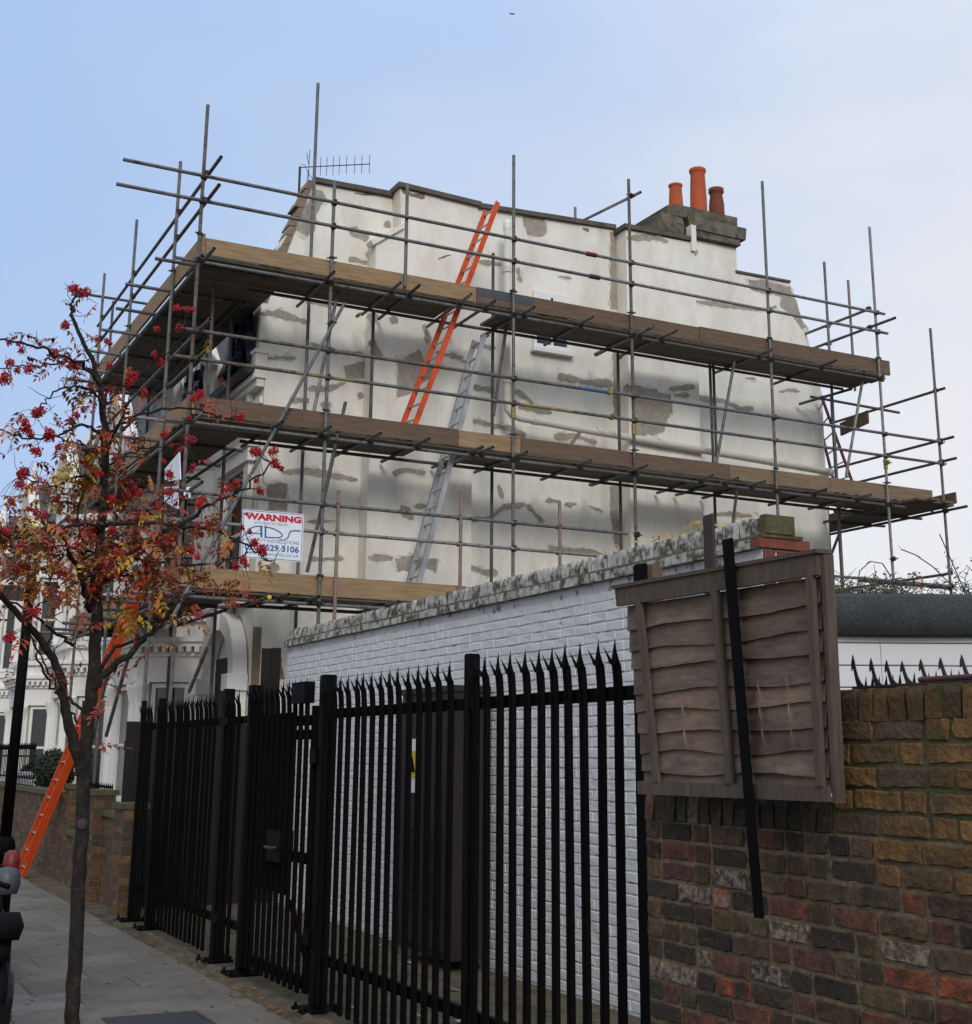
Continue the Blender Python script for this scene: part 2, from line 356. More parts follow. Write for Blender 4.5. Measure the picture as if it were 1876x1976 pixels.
while y < 70:
    off = (0, .52, .26)[row % 3]
    edges = [1.08] + [x for x in np.arange(1.08 + off - .9, 3.0, .78) if 1.2 < x < 2.95] + [3.08 + rnd.uniform(-.015, .02)]
    for a, b in zip(edges[:-1], edges[1:]):
        dz, tx, ty = rnd.uniform(-.003, .002), rnd.uniform(-.003, .003), rnd.uniform(-.003, .003)
        v = rnd.uniform(.80, 1.16); c_ = (.150*v, .138*v, .114*v)
        if row == 8 and a < 1.7: c_ = (.185, .182, .168)
        if y < 21:
            sb = MB(); slab(sb, a, b, y, y + .6, dz, tx, ty)
            o = part('slab', sb, M['slab'], pv); o.color = (*c_, 1)
        else: slab(far, a, b, y, y + .6, dz, 0, 0, (*c_, 1))
    row += 1; y += .6
M['slaba'] = mat('paving_slab_mass', (.17,.165,.15), .9, var=.16, scale=9, coord='pos', attr=True, bump=.003, bscale=70)
part('slab', far, M['slaba'], pv, kind='stuff')

gm = MB()
for k in range(130):
    x, y, r = rnd.uniform(1.15, 3.0), rnd.uniform(7.5, 19), rnd.uniform(.008, .022)
    gm.add([(x + cos(t)*r*rnd.uniform(.7,1.2), y + sin(t)*r*rnd.uniform(.7,1.2), .0025) for t in np.linspace(0, 2*pi, 8)[:-1]], [tuple(range(7))], (*rnd.choice([(.035,.033,.03),(.05,.048,.045),(.16,.155,.145)]), 1))
o = part('chewing_gum', gm, M['slaba'], pv, kind='stuff')
# fallen leaves on the earth strip
fl = MB()
for k in range(260):
    x, y = (rnd.gauss(3.12, .12), rnd.uniform(6.5, 16)) if k < 190 else (rnd.uniform(1.2, 3), rnd.uniform(7, 18))
    s_ = rnd.uniform(.012, .03); a = rnd.uniform(0, 6.28); u = Vector((cos(a), sin(a), rnd.uniform(-.2, .2))) * s_; v = Vector((-sin(a), cos(a), rnd.uniform(-.3, .3))) * s_ * .45
    c = Vector((x, y, .010 + rnd.uniform(0, .008)))
    fl.add([c - u, c + v, c + u, c - v], [(0,1,2,3)], (*rnd.choice([(.25,.07,.015),(.12,.05,.02),(.3,.15,.04),(.09,.06,.03)]), 1))
o = part('fallen_leaves', fl, M['leafa']); tag(o, 'small brown and orange leaves fallen along the foot of the railings', 'leaves', kind='stuff')

# ================================================================== the scaffolded end house
YM, YB = 17.60, 17.30              # main face of the side wall, face of the chimney breasts
XF, XR = 5.44, 15.70               # street front, rear
hs = thing('end_terrace_house', 'cream rendered end of terrace house with patched side wall behind the scaffolding', 'house', (XF, YM, 0))
prof = [(XF,0),(XF,7.10),(5.34,7.30),(5.33,7.94),(5.57,8.86),(5.97,9.95),(6.08,10.0),(7.30,10.02),(8.66,10.145),(11.4,10.285),(12.84,10.30),(12.84,10.42),(13.94,10.44),(13.94,9.96),(15.13,9.98),(15.43,9.11),(15.73,7.99),(15.71,6.9),(15.73,0)]
part('side_wall', MB().prism([(x, YM, z) for x, z in prof], (0, .33, 0)), M['render'], hs)
# main body behind the parapet gable: walls and steep slate roof
part('rear_wall', MB().box(15.1, 15.5, YM + .33, 23.4, 0, 7.9), M['render'], hs)
b1 = [(6.93,-.1),(6.96,9.16),(7.36,9.44),(7.33,10.07),(8.66,10.03),(8.60,7.8),(8.60,-.1)]
part('chimney_breast', MB().prism([(x, YB, z) for x, z in b1], (0, YM - YB - .004, 0)), M['render'], hs)
b2 = [(11.38,-.1),(11.42,10.34),(12.74,10.38),(13.80,10.40),(13.80,9.6),(12.84,9.4),(12.84,-.1)]
b2 = [(11.38,-.1),(11.42,10.19),(12.80,10.215),(12.84,-.1)]
part('chimney_breast', MB().prism([(x, YB, z) for x, z in b2], (0, YM - YB - .004, 0)), M['render'], hs)
# shallow shoulder ledge on the first breast, raised strip on the second
part('shoulder_ledge', MB().prism([(6.86, YB-.05, 9.12),(7.40, YB-.05, 9.50),(7.40, YB-.05, 9.42),(6.90, YB-.05, 9.05)], (0, .2, 0)), M['render'], hs)
part('render_fin', MB().box(12.72, 12.82, YB - .05, YB + .1, 10.05, 10.52), M['render'], hs)
# parapet coping in lengths
def coping(x0, x1, z0, z1, yf):
    n = max(1, int((x1 - x0) / .62))
    for k in range(n):
        a, b = x0 + (x1-x0)*k/n, x0 + (x1-x0)*(k+1)/n; za, zb = z0 + (z1-z0)*k/n, z0 + (z1-z0)*(k+1)/n
        j = rnd.uniform(-.008, .008); d = rnd.uniform(-.01, .01)
        p = MB().prism([(a+.004, yf - .06 + d, za + j),(b-.004, yf - .06 + d, zb + j),(b-.004, yf - .06 + d, zb + .075 + j),(a+.004, yf - .06 + d, za + .075 + j)], (0, YM + .36 - yf + .06, 0))
        part('coping_stone', p, M['coping'], hs)
coping(6.04, 7.34, 10.005, 10.03, YM); coping(7.28, 8.70, 10.08, 10.04, YB); coping(8.64, 11.40, 10.15, 10.29, YM); coping(11.36, 12.72, 10.20, 10.225, YB)
part('coping_stone', MB().prism([(13.9, YM-.03, 9.97),(15.12, YM-.03, 9.99),(15.12, YM-.03, 10.03),(13.9, YM-.03, 10.01)], (0,.4,0)), M['coping'], hs)
# raking edge of the front gable: broken brick and mortar
rk = MB()
for k in range(13):
    t0, t1 = k/13, (k+1)/13; x0, z0 = 5.36 + (5.99-5.36)*t0, 8.0 + 2.04*t0; x1, z1 = 5.36 + (5.99-5.36)*t1, 8.0 + 2.04*t1
    o_ = rnd.uniform(.03, .09)
    rk.prism([(x0 - o_, YM - .02, z0),(x0 + .06, YM - .02, z0),(x1 + .06, YM - .02, z1 - .01),(x1 - o_*.7, YM - .02, z1 - .01)], (0, .37, 0))
part('gable_edge', rk, M['patchbrown'], hs)
# roof: steep front slope, flat top, steep rear slope
rf = MB()
rf.add([(5.42, YM+.33, 7.5),(5.42, 23.4, 7.5),(6.3, 23.4, 9.9),(6.3, YM+.33, 9.9)], [(0,3,2,1)])
rf.add([(6.3, YM+.33, 9.9),(6.3, 23.4, 9.9),(15.0, 23.4, 9.85),(15.0, YM+.33, 9.85)], [(0,3,2,1)])
rf.add([(15.0, YM+.33, 9.85),(15.0, 23.4, 9.85),(15.6, 23.4, 7.8),(15.6, YM+.33, 7.8)], [(0,3,2,1)])
part('roof', rf, M['slate'], hs)
# chimney stack: oversailing stone courses, three pots
ck = MB()
def blk(x0, x1, y0, y1, z0, z1, j=.02):
    P = []
    for z in (z0, z1):
        for x, y in ((x0,y0),(x1,y0),(x1,y1),(x0,y1)): P.append((x + rnd.uniform(-j, j), y + rnd.uniform(-j, j), z + rnd.uniform(-j, j)*.5))
    ck.add(P, [(0,3,2,1),(4,5,6,7),(0,1,5,4),(1,2,6,5),(2,3,7,6),(3,0,4,7)])
blk(12.90, 13.90, YM-.02, 18.6, 10.435, 10.47, .004)
blk(12.86, 13.98, YM-.09, 18.65, 10.46, 10.58); blk(12.84, 14.08, YM-.13, 18.7, 10.58, 10.80)
blk(12.62, 13.96, YM-.05, 18.6, 10.80, 10.99)
blk(12.12, 12.66, YB+.06, 18.45, 10.36, 10.56, .03); blk(12.22, 12.72, YB+.12, 18.45, 10.56, 10.72, .03); blk(12.38, 12.8, YB+.14, 18.45, 10.72, 10.88, .03)
part('chimney_stack', ck, M['chimney'], hs)
for (xb, xt, yb, yt, w_, y_, mt) in ((1305,1304,408,357,28,17.75,'pot'),(1349,1350,416,328,33,17.9,'pot'),(1384,1385,424,366,30,18.0,'potdark')):
    p0 = at(xb, yb, 'y', y_); p1 = at(xt, yt, 'y', y_); r = w_ / FPX * (p0 - CAM).dot(FWD) / 2; h = p1.z - p0.z
    pf = [(r*1.02, -.12), (r, .1*h), (r*.93, .55*h), (r*.84, .88*h), (r*.86, .90*h), (r*.98, .93*h), (r*1.0, .985*h), (r*.9, h), (r*.72, h), (r*.7, .6*h)]
    if mt == 'potdark': pf = [(r*.95, -.12), (r, .2*h), (r*.97, .5*h), (r*.80, .78*h), (r*.82, .82*h), (r*1.0, .88*h), (r*.98, h), (r*.74, h), (r*.7, .6*h)]
    part('chimney_pot', MB().lathe(pf, (p0.x, y_, p0.z), 20), M[mt], hs, smooth=True, label='short dark soot-stained pot' if mt == 'potdark' else None)
# bathroom window in the side wall
wn_ = part('window', MB().box(9.83, 10.45, YM-.012, YM+.02, 7.98, 8.90), M['frame'], hs)
fr = MB()
for a in ((9.80,9.86,7.95,8.93),(10.42,10.48,7.95,8.93),(9.86,10.42,8.62,8.93),(9.86,10.42,7.98,8.05),(10.12,10.16,8.05,8.85)): fr.box(a[0], a[1], YM-.05, YM-.01, a[2], a[3])
part('frame', fr, M['frame'], wn_); part('sill', MB().box(9.76, 10.52, YM-.12, YM+.0, 7.90, 7.96), M['frame'], wn_)
for a, b in ((9.87, 10.115), (10.165, 10.41)): part('pane', MB().box(a, b, YM-.03, YM-.016, 8.06, 8.84), M['glass'], wn_)
# soil pipe: stack with cowl, elbow and long falling branch
YP = YB - .075
PZ0 = at(979, 437, 'y', YP); PZ1 = at(1000, 806, 'y', YP); PZ2 = at(1603, 912, 'y', YP); PX = PZ0.x
sp = part('soil_pipe', MB().chain([(PX,YP,PZ0.z),(PX,YP,PZ1.z+.25),(PX+.02,YP,PZ1.z+.11),(PX+.09,YP,PZ1.z+.03),(PX+.23,YP,PZ1.z),(PX+1.4,YP,PZ1.z*.77+PZ2.z*.23),(PZ2.x,YP,PZ2.z),(PZ2.x+.05,YP+.3,PZ2.z-.01)], [.057]*8, 14), M['pipe'], hs, smooth=True)
part('vent_cowl', MB().lathe([(.06,-.06),(.066,-.02),(.066,.06),(.04,.10),(.01,.12)], (PX,YP,PZ0.z), 12), M['frame'], sp)
for z in (9.0, 8.1, 7.2): part('pipe_joint', MB().lathe([(.07,z),(.07,z+.09)], (PX,YP,0), 12), M['pipe'], sp)
for x in (9.6, 10.75, 11.9, 13.0, 14.2, 15.4): part('pipe_joint', MB().lathe([(.07,x),(.07,x+.1)], (0,YP,PZ1.z+(x-PX-.23)*(PZ2.z-PZ1.z)/(PZ2.x-PX-.23)), 12, 'x'), M['pipe'], sp)
part('waste_branch', MB().tube((10.45,YP,6.60),(10.45,YM-.02,6.42),.03), M['pipe'], sp)
# cement repairs: each is a thin trowelled skin standing 4 mm off the face it is on
def face_y(x, z):
    if 6.94 < x < 8.62 and z < 9.16 + max(0, min(1, (x-6.96)/.4))*.3 or (7.33 < x < 8.65): return YB
    if 11.39 < x < 12.85: return YB
    return YM
PN = [0]
def patch_poly(pts, mt='patch', jag=.02, y=None, halo_done=False):
    P = []
    c = sum((Vector(p) for p in pts), Vector((0,0))) / len(pts)
    if mt == 'patch' and not halo_done:
        patch_poly([c + (Vector(p) - c)*1.10 for p in pts], 'patchedge', jag*2.2, y)
    if y is None:
        w = at(c[0], c[1], 'y', YM - .15); y = face_y(w.x, w.z)
    PN[0] += 1; dy = (.0038 if mt != 'patchedge' else .0008) + .000012*(PN[0] % 200)
    W3 = [at(p[0], p[1], 'y', y - dy) for p in pts]
    n = len(W3); out = []
    for i in range(n):
        a, b = W3[i], W3[(i+1) % n]; k = max(1, int((b - a).length / .07))
        for j in range(k):
            q = a.lerp(b, j/k)
            q = q + Vector((rnd.uniform(-jag, jag), 0, rnd.uniform(-jag, jag))); out.append(q)
    part('cement_patch', MB().prism(out, (0, .0030 if mt != 'patchedge' else .0006, 0)), M[mt], hs)
def patch_line(pts, w, mt='patch', y=None):
    pts = [Vector(p) for p in pts]; n = len(pts); Lp = []; Rp = []
    ang = rnd.uniform(0, 6)
    dense = []
    for i in range(n-1):
        k = max(2, int((pts[i+1]-pts[i]).length / 6))
        for j in range(k): dense.append(pts[i].lerp(pts[i+1], j/k))
    dense.append(pts[-1]); m_ = len(dense)
    for i, p in enumerate(dense):
        d = (dense[min(i+1, m_-1)] - dense[max(i-1, 0)]).normalized(); nn = Vector((-d.y, d.x)); t = i/(m_-1)
        ww = w/2 * (.72 + .35*sin(ang + t*7) * .7 + .12) * min(1, .55 + 6*min(t, 1-t))
        Lp.append(p + nn*ww); Rp.append(p - nn*ww)
    if mt == 'patch':
        k_ = 1 + 5.0/w
        patch_poly([a + (a - b)*(k_-1)/2 for a, b in zip(Lp, Rp)] + [b + (b - a)*(k_-1)/2 for a, b in zip(Lp, Rp)][::-1], 'patchedge', .03, y)
    patch_poly(Lp + Rp[::-1], mt, .014, y, True)
def patch_blob(c, r, mt='patch', asp=1.0, y=None):
    patch_poly([(c[0] + cos(t)*r*rnd.uniform(.8, 1.15), c[1] + sin(t)*r*asp*rnd.uniform(.8, 1.15)) for t in np.linspace(0, 2*pi, 11)[:-1]], mt, .012, y)
def F2(*p): return [(592.9 + a*.36118, 127.05 + b*.36118) for a, b in p]
def F5(*p): return [(592.9 + a*.36118, 677.6 + b*.36118) for a, b in p]
def F3(*p): return [(1198.4 + a*.36118, 254.1 + b*.36118) for a, b in p]
def F6(*p): return [(1198.4 + a*.36118, 847 + b*.36118) for a, b in p]
def F4(*p): return [(a*.36118, 592.9 + b*.36118) for a, b in p]
K = .36118
patch_poly(F2((35,660),(80,675),(105,715),(60,770),(40,880),(-5,910),(-60,880),(-30,800),(0,740)))
for p, w in (((230,870),(280,905),(330,920)),55),(((220,1028),(320,1055)),32),(((1125,1080),(1140,1155)),24),(((1340,1125),(1412,1135)),14),(((920,1050),(1040,1060)),26),\
    (((622,1385),(655,1480)),38),(((20,1480),(150,1528),(300,1540)),26),(((345,1465),(380,1570)),55),(((690,1530),(830,1562)),26),(((820,1580),(872,1585)),16),(((0,1722),(110,1728),(205,1690)),34),\
    (((880,1490),(1005,1508)),32),(((890,1715),(1000,1735)),38),(((1095,1730),(1180,1775),(1207,1810)),30),(((1340,1660),(1500,1690),(1630,1700)),42),(((1690,1720),(1876,1752)),44),(((1130,1820),(1310,1855)),30):
    patch_line(F2(*p), w*K)
patch_line(F2((505,660),(560,690),(630,700)), 30*K, 'patchbrown'); patch_line(F2((255,683),(350,690)), 12*K, 'patchbrown')
patch_line(F2((1470,870),(1505,880)), 20*K, 'patchbrown')
for c, r in (((430,848),20),((463,1358),22),((352,1345),30),((285,1765),20),((100,1815),28)): patch_blob(F2(c)[0], r*K)
patch_poly(F2((1155,795),(1265,818),(1282,890),(1240,915),(1180,905),(1155,850)))
patch_poly(F2((1622,885),(1672,900),(1668,1310),(1620,1300)), y=YM); patch_poly(F2((1634,1500),(1668,1510),(1676,1876),(1640,1876)), y=YM)
patch_poly(F2((198,1605),(310,1580),(322,1670),(205,1668))); patch_poly(F2((488,1570),(600,1520),(640,1600),(722,1590),(690,1650),(600,1700),(545,1755),(480,1765)))
for p, w in (((880,370),(1000,400),(1080,410),(1165,450)),32),(((1320,455),(1440,455),(1545,490)),32),(((-140,650),(0,640),(120,660),(270,690)),38),(((460,655),(530,635),(632,655)),34),(((500,830),(560,900)),52),\
    (((570,830),(652,825)),28),(((1022,715),(1045,790)),22),(((870,900),(980,895),(1050,830),(1170,820)),30),(((1175,820),(1260,915)),26),(((1275,800),(1352,800)),28),(((1370,820),(1442,820)),26),(((1510,825),(1580,860)),14),\
    (((0,912),(150,905)),20),(((1290,1050),(1400,1062),(1500,1072),(1585,1098)),36),(((20,1110),(100,1112),(190,1105)),25),(((325,1105),(462,1105)),36),(((870,1155),(950,1180),(1022,1185)),38):
    patch_line(F5(*p), w*K)
patch_poly(F5((465,1110),(560,1088),(640,1105),(704,1112),(692,1182),(605,1152),(562,1180),(482,1172)))
patch_poly(F5((1618,722),(1672,728),(1676,1040),(1650,1050),(1622,900)), y=YM)
patch_poly(F3((70,1352),(172,1385),(265,1402),(282,1500),(245,1535),(235,1600),(190,1622),(80,1618)))
for p, w in (((262,1378),(398,1360)),32),(((282,1412),(368,1408)),28),(((412,1420),(560,1442),(640,1482),(708,1478)),30),(((845,1392),(900,1380),(955,1390)),15),(((670,1320),(722,1320)),12),\
    (((392,905),(560,930),(760,955),(830,935)),22),(((30,568),(180,562),(250,590)),34): patch_line(F3(*p), w*K)
patch_poly(F3((682,790),(765,795),(900,828),(935,905),(965,1000),(992,1045),(968,1058),(905,965),(850,935),(862,880),(760,862),(700,840)))
patch_blob(F3((390,852))[0], 10*K); patch_blob(F3((395,635))[0], 16*K, asp=1.6)
patch_line(F6((470,405),(560,400),(700,412)), 26*K)
for p, w in (((1395,30),(1500,35),(1640,80)),40),(((1430,270),(1580,270)),22),(((1550,490),(1650,502)),35): patch_line(F4(*p), w*K)
patch_poly(F4((1432,940),(1530,940),(1530,1085),(1432,1085))); patch_blob(F4((1460,1392))[0], 36*K, asp=.75)
patch_line(F2((0,1260),(140,1275)), 24*K); patch_line(F2((700,1030),(770,1010)), 10*K, 'patchbrown')
# lower front corner: bare strips where a downpipe stood
part('bare_strip', MB().box(5.45, 5.57, YM-.004, YM, 1.4, 3.35), M['patchbrown'], hs)
patch_poly([(600,1235),(632,1240),(632,1270),(606,1262)], y=YM); patch_poly([(525,1275),(545,1270),(548,1310),(530,1312)], 'patchbrown', y=YM)

# ================================================================== street fronts of the terrace
def sash(mb_w, mb_f, mb_g, c, u, w, h, zb, n):
    """sash window: c centre of sill line on the wall face, u along-wall unit, n outward unit; frame stands in a recess"""
    c, u, n = Vector(c), Vector(u), Vector(n); Z = Vector((0,0,1))
    mid = c + Z*(zb + h/2)
    mb_g.obox(mid - n*.012, u*(w/2), Z*(h/2), n*.004)
    for s_ in (-1, 1): mb_f.obox(mid + u*(s_*(w/2 - .03)) + n*.012, u*.03, Z*(h/2), n*.02)
    for zz, t in ((zb + .04, .04), (zb + h - .03, .03), (zb + h*.48, .025)): mb_f.obox(c + Z*zz + n*.012, u*(w/2 - .06), Z*t, n*.018)
def front(parent, y0, cream, first=False):
    wall = 'stuccocream' if cream else 'stucco'
    wl = MB(); wl.box(XF, XF + .3, y0 + (.34 if first else 0.0), y0 + 5.8, 0, 7.0)
    part('front_wall', wl, M[wall], parent)
    # porch: round arch on columns with keystone
    pc = y0 + .98; X = XF
    ar = MB(); R, r = .90, .66
    for k in range(12):
        t0, t1 = pi*k/12, pi*(k+1)/12
        q = [(X-.22, pc + cos(t)*rr, 2.72 + sin(t)*rr) for t, rr in ((t0, r), (t1, r), (t1, R), (t0, R))]
        ar.prism(q, (.2, 0, 0))
    ar.box(X-.28, X-.02, pc-.12, pc+.12, 3.36, 3.66)
    for s_ in (-1, 1): ar.box(X-.3, X-.02, pc + s_*.79-.15, pc + s_*.79+.15, 2.50, 2.72).box(X-.24, X-.02, pc + s_*.79-.11, pc + s_*.79+.11, .0, 2.50)
    po = part('porch', ar, M['stucco'], parent)
    part('door', MB().box(X-.03, X-.008, pc-.55, pc+.55, .45, 2.5).box(X-.03, X-.008, pc-.6, pc+.6, 2.5, 3.0), M['rust'] if not cream else M['gutter'], po)
    part('doorstep', MB().box(X-.9, X-.02, pc-.9, pc+.9, -.01, .22).box(X-.55, X-.02, pc-.8, pc+.8, .22, .42), M['kerb'], po)
    # canted bay, two storeys
    bc = y0 + 3.85; hw, fw, d = 1.45, .85, .85
    a, b, c_, d_ = Vector((X, bc-hw, 0)), Vector((X-d, bc-fw, 0)), Vector((X-d, bc+fw, 0)), Vector((X, bc+hw, 0))
    faces = ((a, b), (b, c_), (c_, d_))
    def ring(z0, z1, out):
        n1 = Vector((0, -1, 0)); pts = []
        s = 1 + out / 1.15
        P = [Vector((X + .02, bc - hw - out, 0)), Vector((X - d - out, bc - fw - out*.45, 0)), Vector((X - d - out, bc + fw + out*.45, 0)), Vector((X + .02, bc + hw + out, 0))]
        return MB().prism([(p.x, p.y, z0) for p in P], (0, 0, z1 - z0))
    by = part('bay', ring(-.02, .82, .0), M[wall], parent)
    part('bay_core', ring(.82, 6.25, -.13), M[wall], by)
    mbs = {}
    def cat_ring(name, lst, mt):
        for z0, z1, o_ in lst: part(name, ring(z0, z1, o_), M[mt], by)
    cat_ring('sill_band', [(.80, .92, .07), (3.62, 3.74, .08)], 'stucco')
    cat_ring('lintel_band', [(2.72, 3.10, .0), (5.62, 6.0, .0)], 'stucco')
    cat_ring('cornice', [(3.10, 3.16, .05), (3.24, 3.31, .16), (3.31, 3.38, .22), (3.38, 3.62, -.02), (6.0, 6.08, .06), (6.08, 6.18, .16)], 'stucco')
    dn = MB()
    for (p, q) in faces:
        u = (q - p).normalized(); n = Vector((-u.y, u.x, 0)); n = n if n.x < 0 else -n; Lf = (q - p).length
        k = int(Lf / .13)
        for i in range(k):
            cc = p + u * (Lf * (i + .5) / k) + n*.09
            dn.obox(cc + Vector((0,0,3.20)), u*.035, n*.05, Vector((0,0,.04)))
        for zb, hh in ((.95, 1.75), (3.78, 1.82)):
            w = Lf - .46
            fm = MB(); gl = MB(); sash(None, fm, gl, (p + q)/2 - n*.10, u, w, hh, zb, n)
            part('sash_frame', fm, M['frame'], by); part('pane', gl, M['glass'], by)
            for s_ in (-1, 1):
                base = (p + q)/2 + u*(s_*(Lf/2 - .10)); 
                pi_ = MB(); co = MB(); pi_.obox(base + Vector((0,0,zb + hh/2)) - n*.06, u*.10, n*.06, Vector((0,0,hh/2 + .03)))
                co.lathe([(.085, zb), (.085, zb+.08), (.065, zb+.12), (.055, zb + hh - .28), (.06, zb + hh - .27), (.075, zb+hh-.2), (.11, zb+hh-.06), (.11, zb+hh-.01)], (base.x + n.x*.01, base.y + n.y*.01, 0), 8)
                part('column', co, M['stucco'], by); part('pier', pi_, M['stucco'], by)
    part('dentil', dn, M['stucco'], by, kind='stuff')
    # first floor window over the porch and eaves with brackets
    gl = MB(); fm = MB()
    wq = part('window', MB().box(X-.10, X-.012, pc-.72, pc-.5, 3.8, 5.7).box(X-.10, X-.012, pc+.5, pc+.72, 3.8, 5.7).box(X-.14, X-.012, pc-.8, pc+.8, 5.7, 5.9).box(X-.18, X-.012, pc-.85, pc+.85, 5.9, 5.98).box(X-.2, X-.012, pc-.8, pc+.8, 3.68, 3.8), M['stucco'], parent)
    sash(None, fm, gl, (X-.03, pc, 0), (0,1,0), 1.0, 1.9, 3.8, (-1,0,0)); part('sash_frame', fm, M['frame'], wq); part('pane', gl, M['glass'], wq)
    ev = MB().box(X-.06, X-.01, y0, y0+5.8, 6.50, 6.60).box(X-.17, X-.01, y0, y0+5.8, 6.84, 6.93).box(X-.12, X-.01, y0, y0+5.8, 6.74, 6.84)
    for i in range(13): ev.box(X-.10, X-.01, y0 + .45 + i*.38, y0 + .55 + i*.38, 6.62, 6.74)
    part('eaves_cornice', ev, M['stucco'], parent)
    part('gutter', MB().lathe([(.07, y0 + .003), (.07, y0 + 5.797)], (X-.23, 0, 6.99), 8, 'y'), M['gutter'], parent)
    # gabled dormer over the bay
    gz = 7.0; gx = X - .06; gw = 1.35
    gb = MB().prism([(gx, bc-gw, gz),(gx, bc+gw, gz),(gx, bc+gw, gz+.75),(gx, bc, gz+2.1),(gx, bc-gw, gz+.75)], (.25, 0, 0))
    dm = part('gabled_dormer', gb, M['stucco'], parent)
    vr = MB()
    for s_ in (-1, 1):
        vr.bar((gx-.10, bc + s_*(gw+.15), gz+.62), (gx-.10, bc, gz+2.22), .2, .13, (1,0,0))
    vr.lathe([(.03, gz+2.2), (.09, gz+2.32), (.05, gz+2.4), (.09, gz+2.5), (.02, gz+2.75)], (gx, bc, 0), 8)
    vr.box(gx-.1, gx-.01, bc-gw-.1, bc+gw+.1, gz, gz+.1)
    part('verge', vr, M['stucco'], dm)
    for s_ in (-1, 1):
        gl = MB(); fm = MB(); sash(None, fm, gl, (gx-.02, bc + s_*.38, 0), (0,1,0), .55, 1.05, gz+.2, (-1,0,0))
        part('sash_frame', fm, M['frame'], dm); part('pane', gl, M['glass'], dm)
    rr = MB().add([(gx+.1, bc-gw, gz+.78),(gx+2.4, bc-gw, gz+.78),(gx+2.4, bc, gz+2.12),(gx+.1, bc, gz+2.12)], [(0,1,2,3)]).add([(gx+.1, bc+gw, gz+.78),(gx+2.4, bc+gw, gz+.78),(gx+2.4, bc, gz+2.12),(gx+.1, bc, gz+2.12)], [(3,2,1,0)])
    part('dormer_roof', rr, M['slate'], dm)
front(hs, YM, False, first=True)
part('kneeler', MB().box(XF-.16, XF+.01, YM-.035, YM+.33, 6.86, 7.22).box(XF-.18, XF+.03, YM-.055, YM+.34, 7.22, 7.28), M['render'], hs)
lab = ['white stuccoed terrace house with canted bay, next door to the scaffolded house', 'cream painted terrace house with white bay, second beyond the scaffold', 'white terrace house with pointed gable, third beyond the scaffold',
       'cream terrace house fourth beyond the scaffold, partly behind the black post', 'white terrace house far down the street at the left edge']
for i in range(5):
    y0 = YM + 5.8*(i+1)
    h = thing('terrace_house', lab[i], 'house', (XF, y0, 0), group='terrace houses down the street')
    front(h, y0, i % 2 == 1)
    part('party_wall', MB().prism([(x, y0, z) for x, z in [(XF+.05,0),(XF+.05,7.1),(5.6,8.9),(6.2,10.0),(13.5,10.1),(14.5,8),(14.5,0)]], (0, .25, 0)), M['stucco'], h)
    rf = MB().add([(5.34, y0+.25, 7.0),(5.34, y0+5.8, 7.0),(6.3, y0+5.8, 9.75),(6.3, y0+.25, 9.75)], [(0,3,2,1)])
    rf.add([(6.3, y0+.25, 9.75),(6.3, y0+5.8, 9.75),(14, y0+5.8, 9.7),(14, y0+.25, 9.7)], [(0,3,2,1)])
    part('roof', rf, M['slate'], h)
    st = part('chimney_stack', MB().box(8.5, 10.6, y0-.1, y0+.55, 9.9, 11.0).box(8.4, 10.7, y0-.2, y0+.65, 11.0, 11.2), M['chimney'], h)
    for q in range(4): part('chimney_pot', MB().lathe([(.14,11.2),(.12,11.7),(.15,11.72),(.15,11.8),(.1,11.8)], (8.75 + q*.53, y0+.22, 0), 10), M['pot'], st)

# ================================================================== bricks
def brick_mesh(w, h, mt, j, bev=.005, dep=.05, name='brick'):
    """face towards -X, centre of the face at the origin; w along Y, h along Z; worn arrises"""
    P = []
    for x, ins in ((dep, 0), (bev, 0), (0, bev)):
        for a, b in ((-1,-1),(1,-1),(1,1),(-1,1)):
            jj = j if x < dep else 0
            P.append((x + rnd.uniform(-jj, jj)*.6, a*(w/2 - ins) + rnd.uniform(-jj, jj), b*(h/2 - ins) + rnd.uniform(-jj, jj)))
    F = [(8,11,10,9)]
    for o in (0, 4):
        for k in range(4): F.append((o+(k+1)%4, o+k, o+4+k, o+4+(k+1)%4))
    return MB().add(P, F)

# ---- white painted garden wall -------------------------------------------------
XW = 5.24; WY0, WY1 = 6.49, 15.52; WTOP = 2.92
ww = thing('white_garden_wall', 'long white painted brick wall with grimy brick-on-edge top behind the black railings', 'wall', (XW, WY0, 0))
part('wall_core', MB().box(XW + .0055, XW + .30, WY0 + .004, WY1, -.05, WTOP), M['whitejoint'], ww)
whb = [(brick_mesh(w, .067, None, .004, .006).mesh('brick', M['whitebrick']), w) for w in (.214, .217, .212, .215, .102, .104, .101)]
cells = []
nz_ = int(WTOP / .075)
for r in range(nz_):
    z = .035 + r*.075
    y = WY0 + (0 if r % 2 else -.0)
    seq = 0
    while y < WY1 - .05:
        head = (r % 2 == 1 and seq == 0) or (rnd.random() < .06)
        w = .1125 if head else .225
        if y + w > WY1: w = WY1 - y
        if w > .08: cells.append((y + w/2, z, w))
        y += w; seq += 1
def wvis(c):
    px, py = pix((XW, c[0], c[1])); return px < 1225 or (c[1] > 2.2)
order = sorted([c for c in cells if wvis(c) and c[1] > .3], key=lambda c: (c[0]**2 + 27) ** .5 - (.9 if c[1] > 1.9 else 0))
near = set(order[:290])
mass = MB()
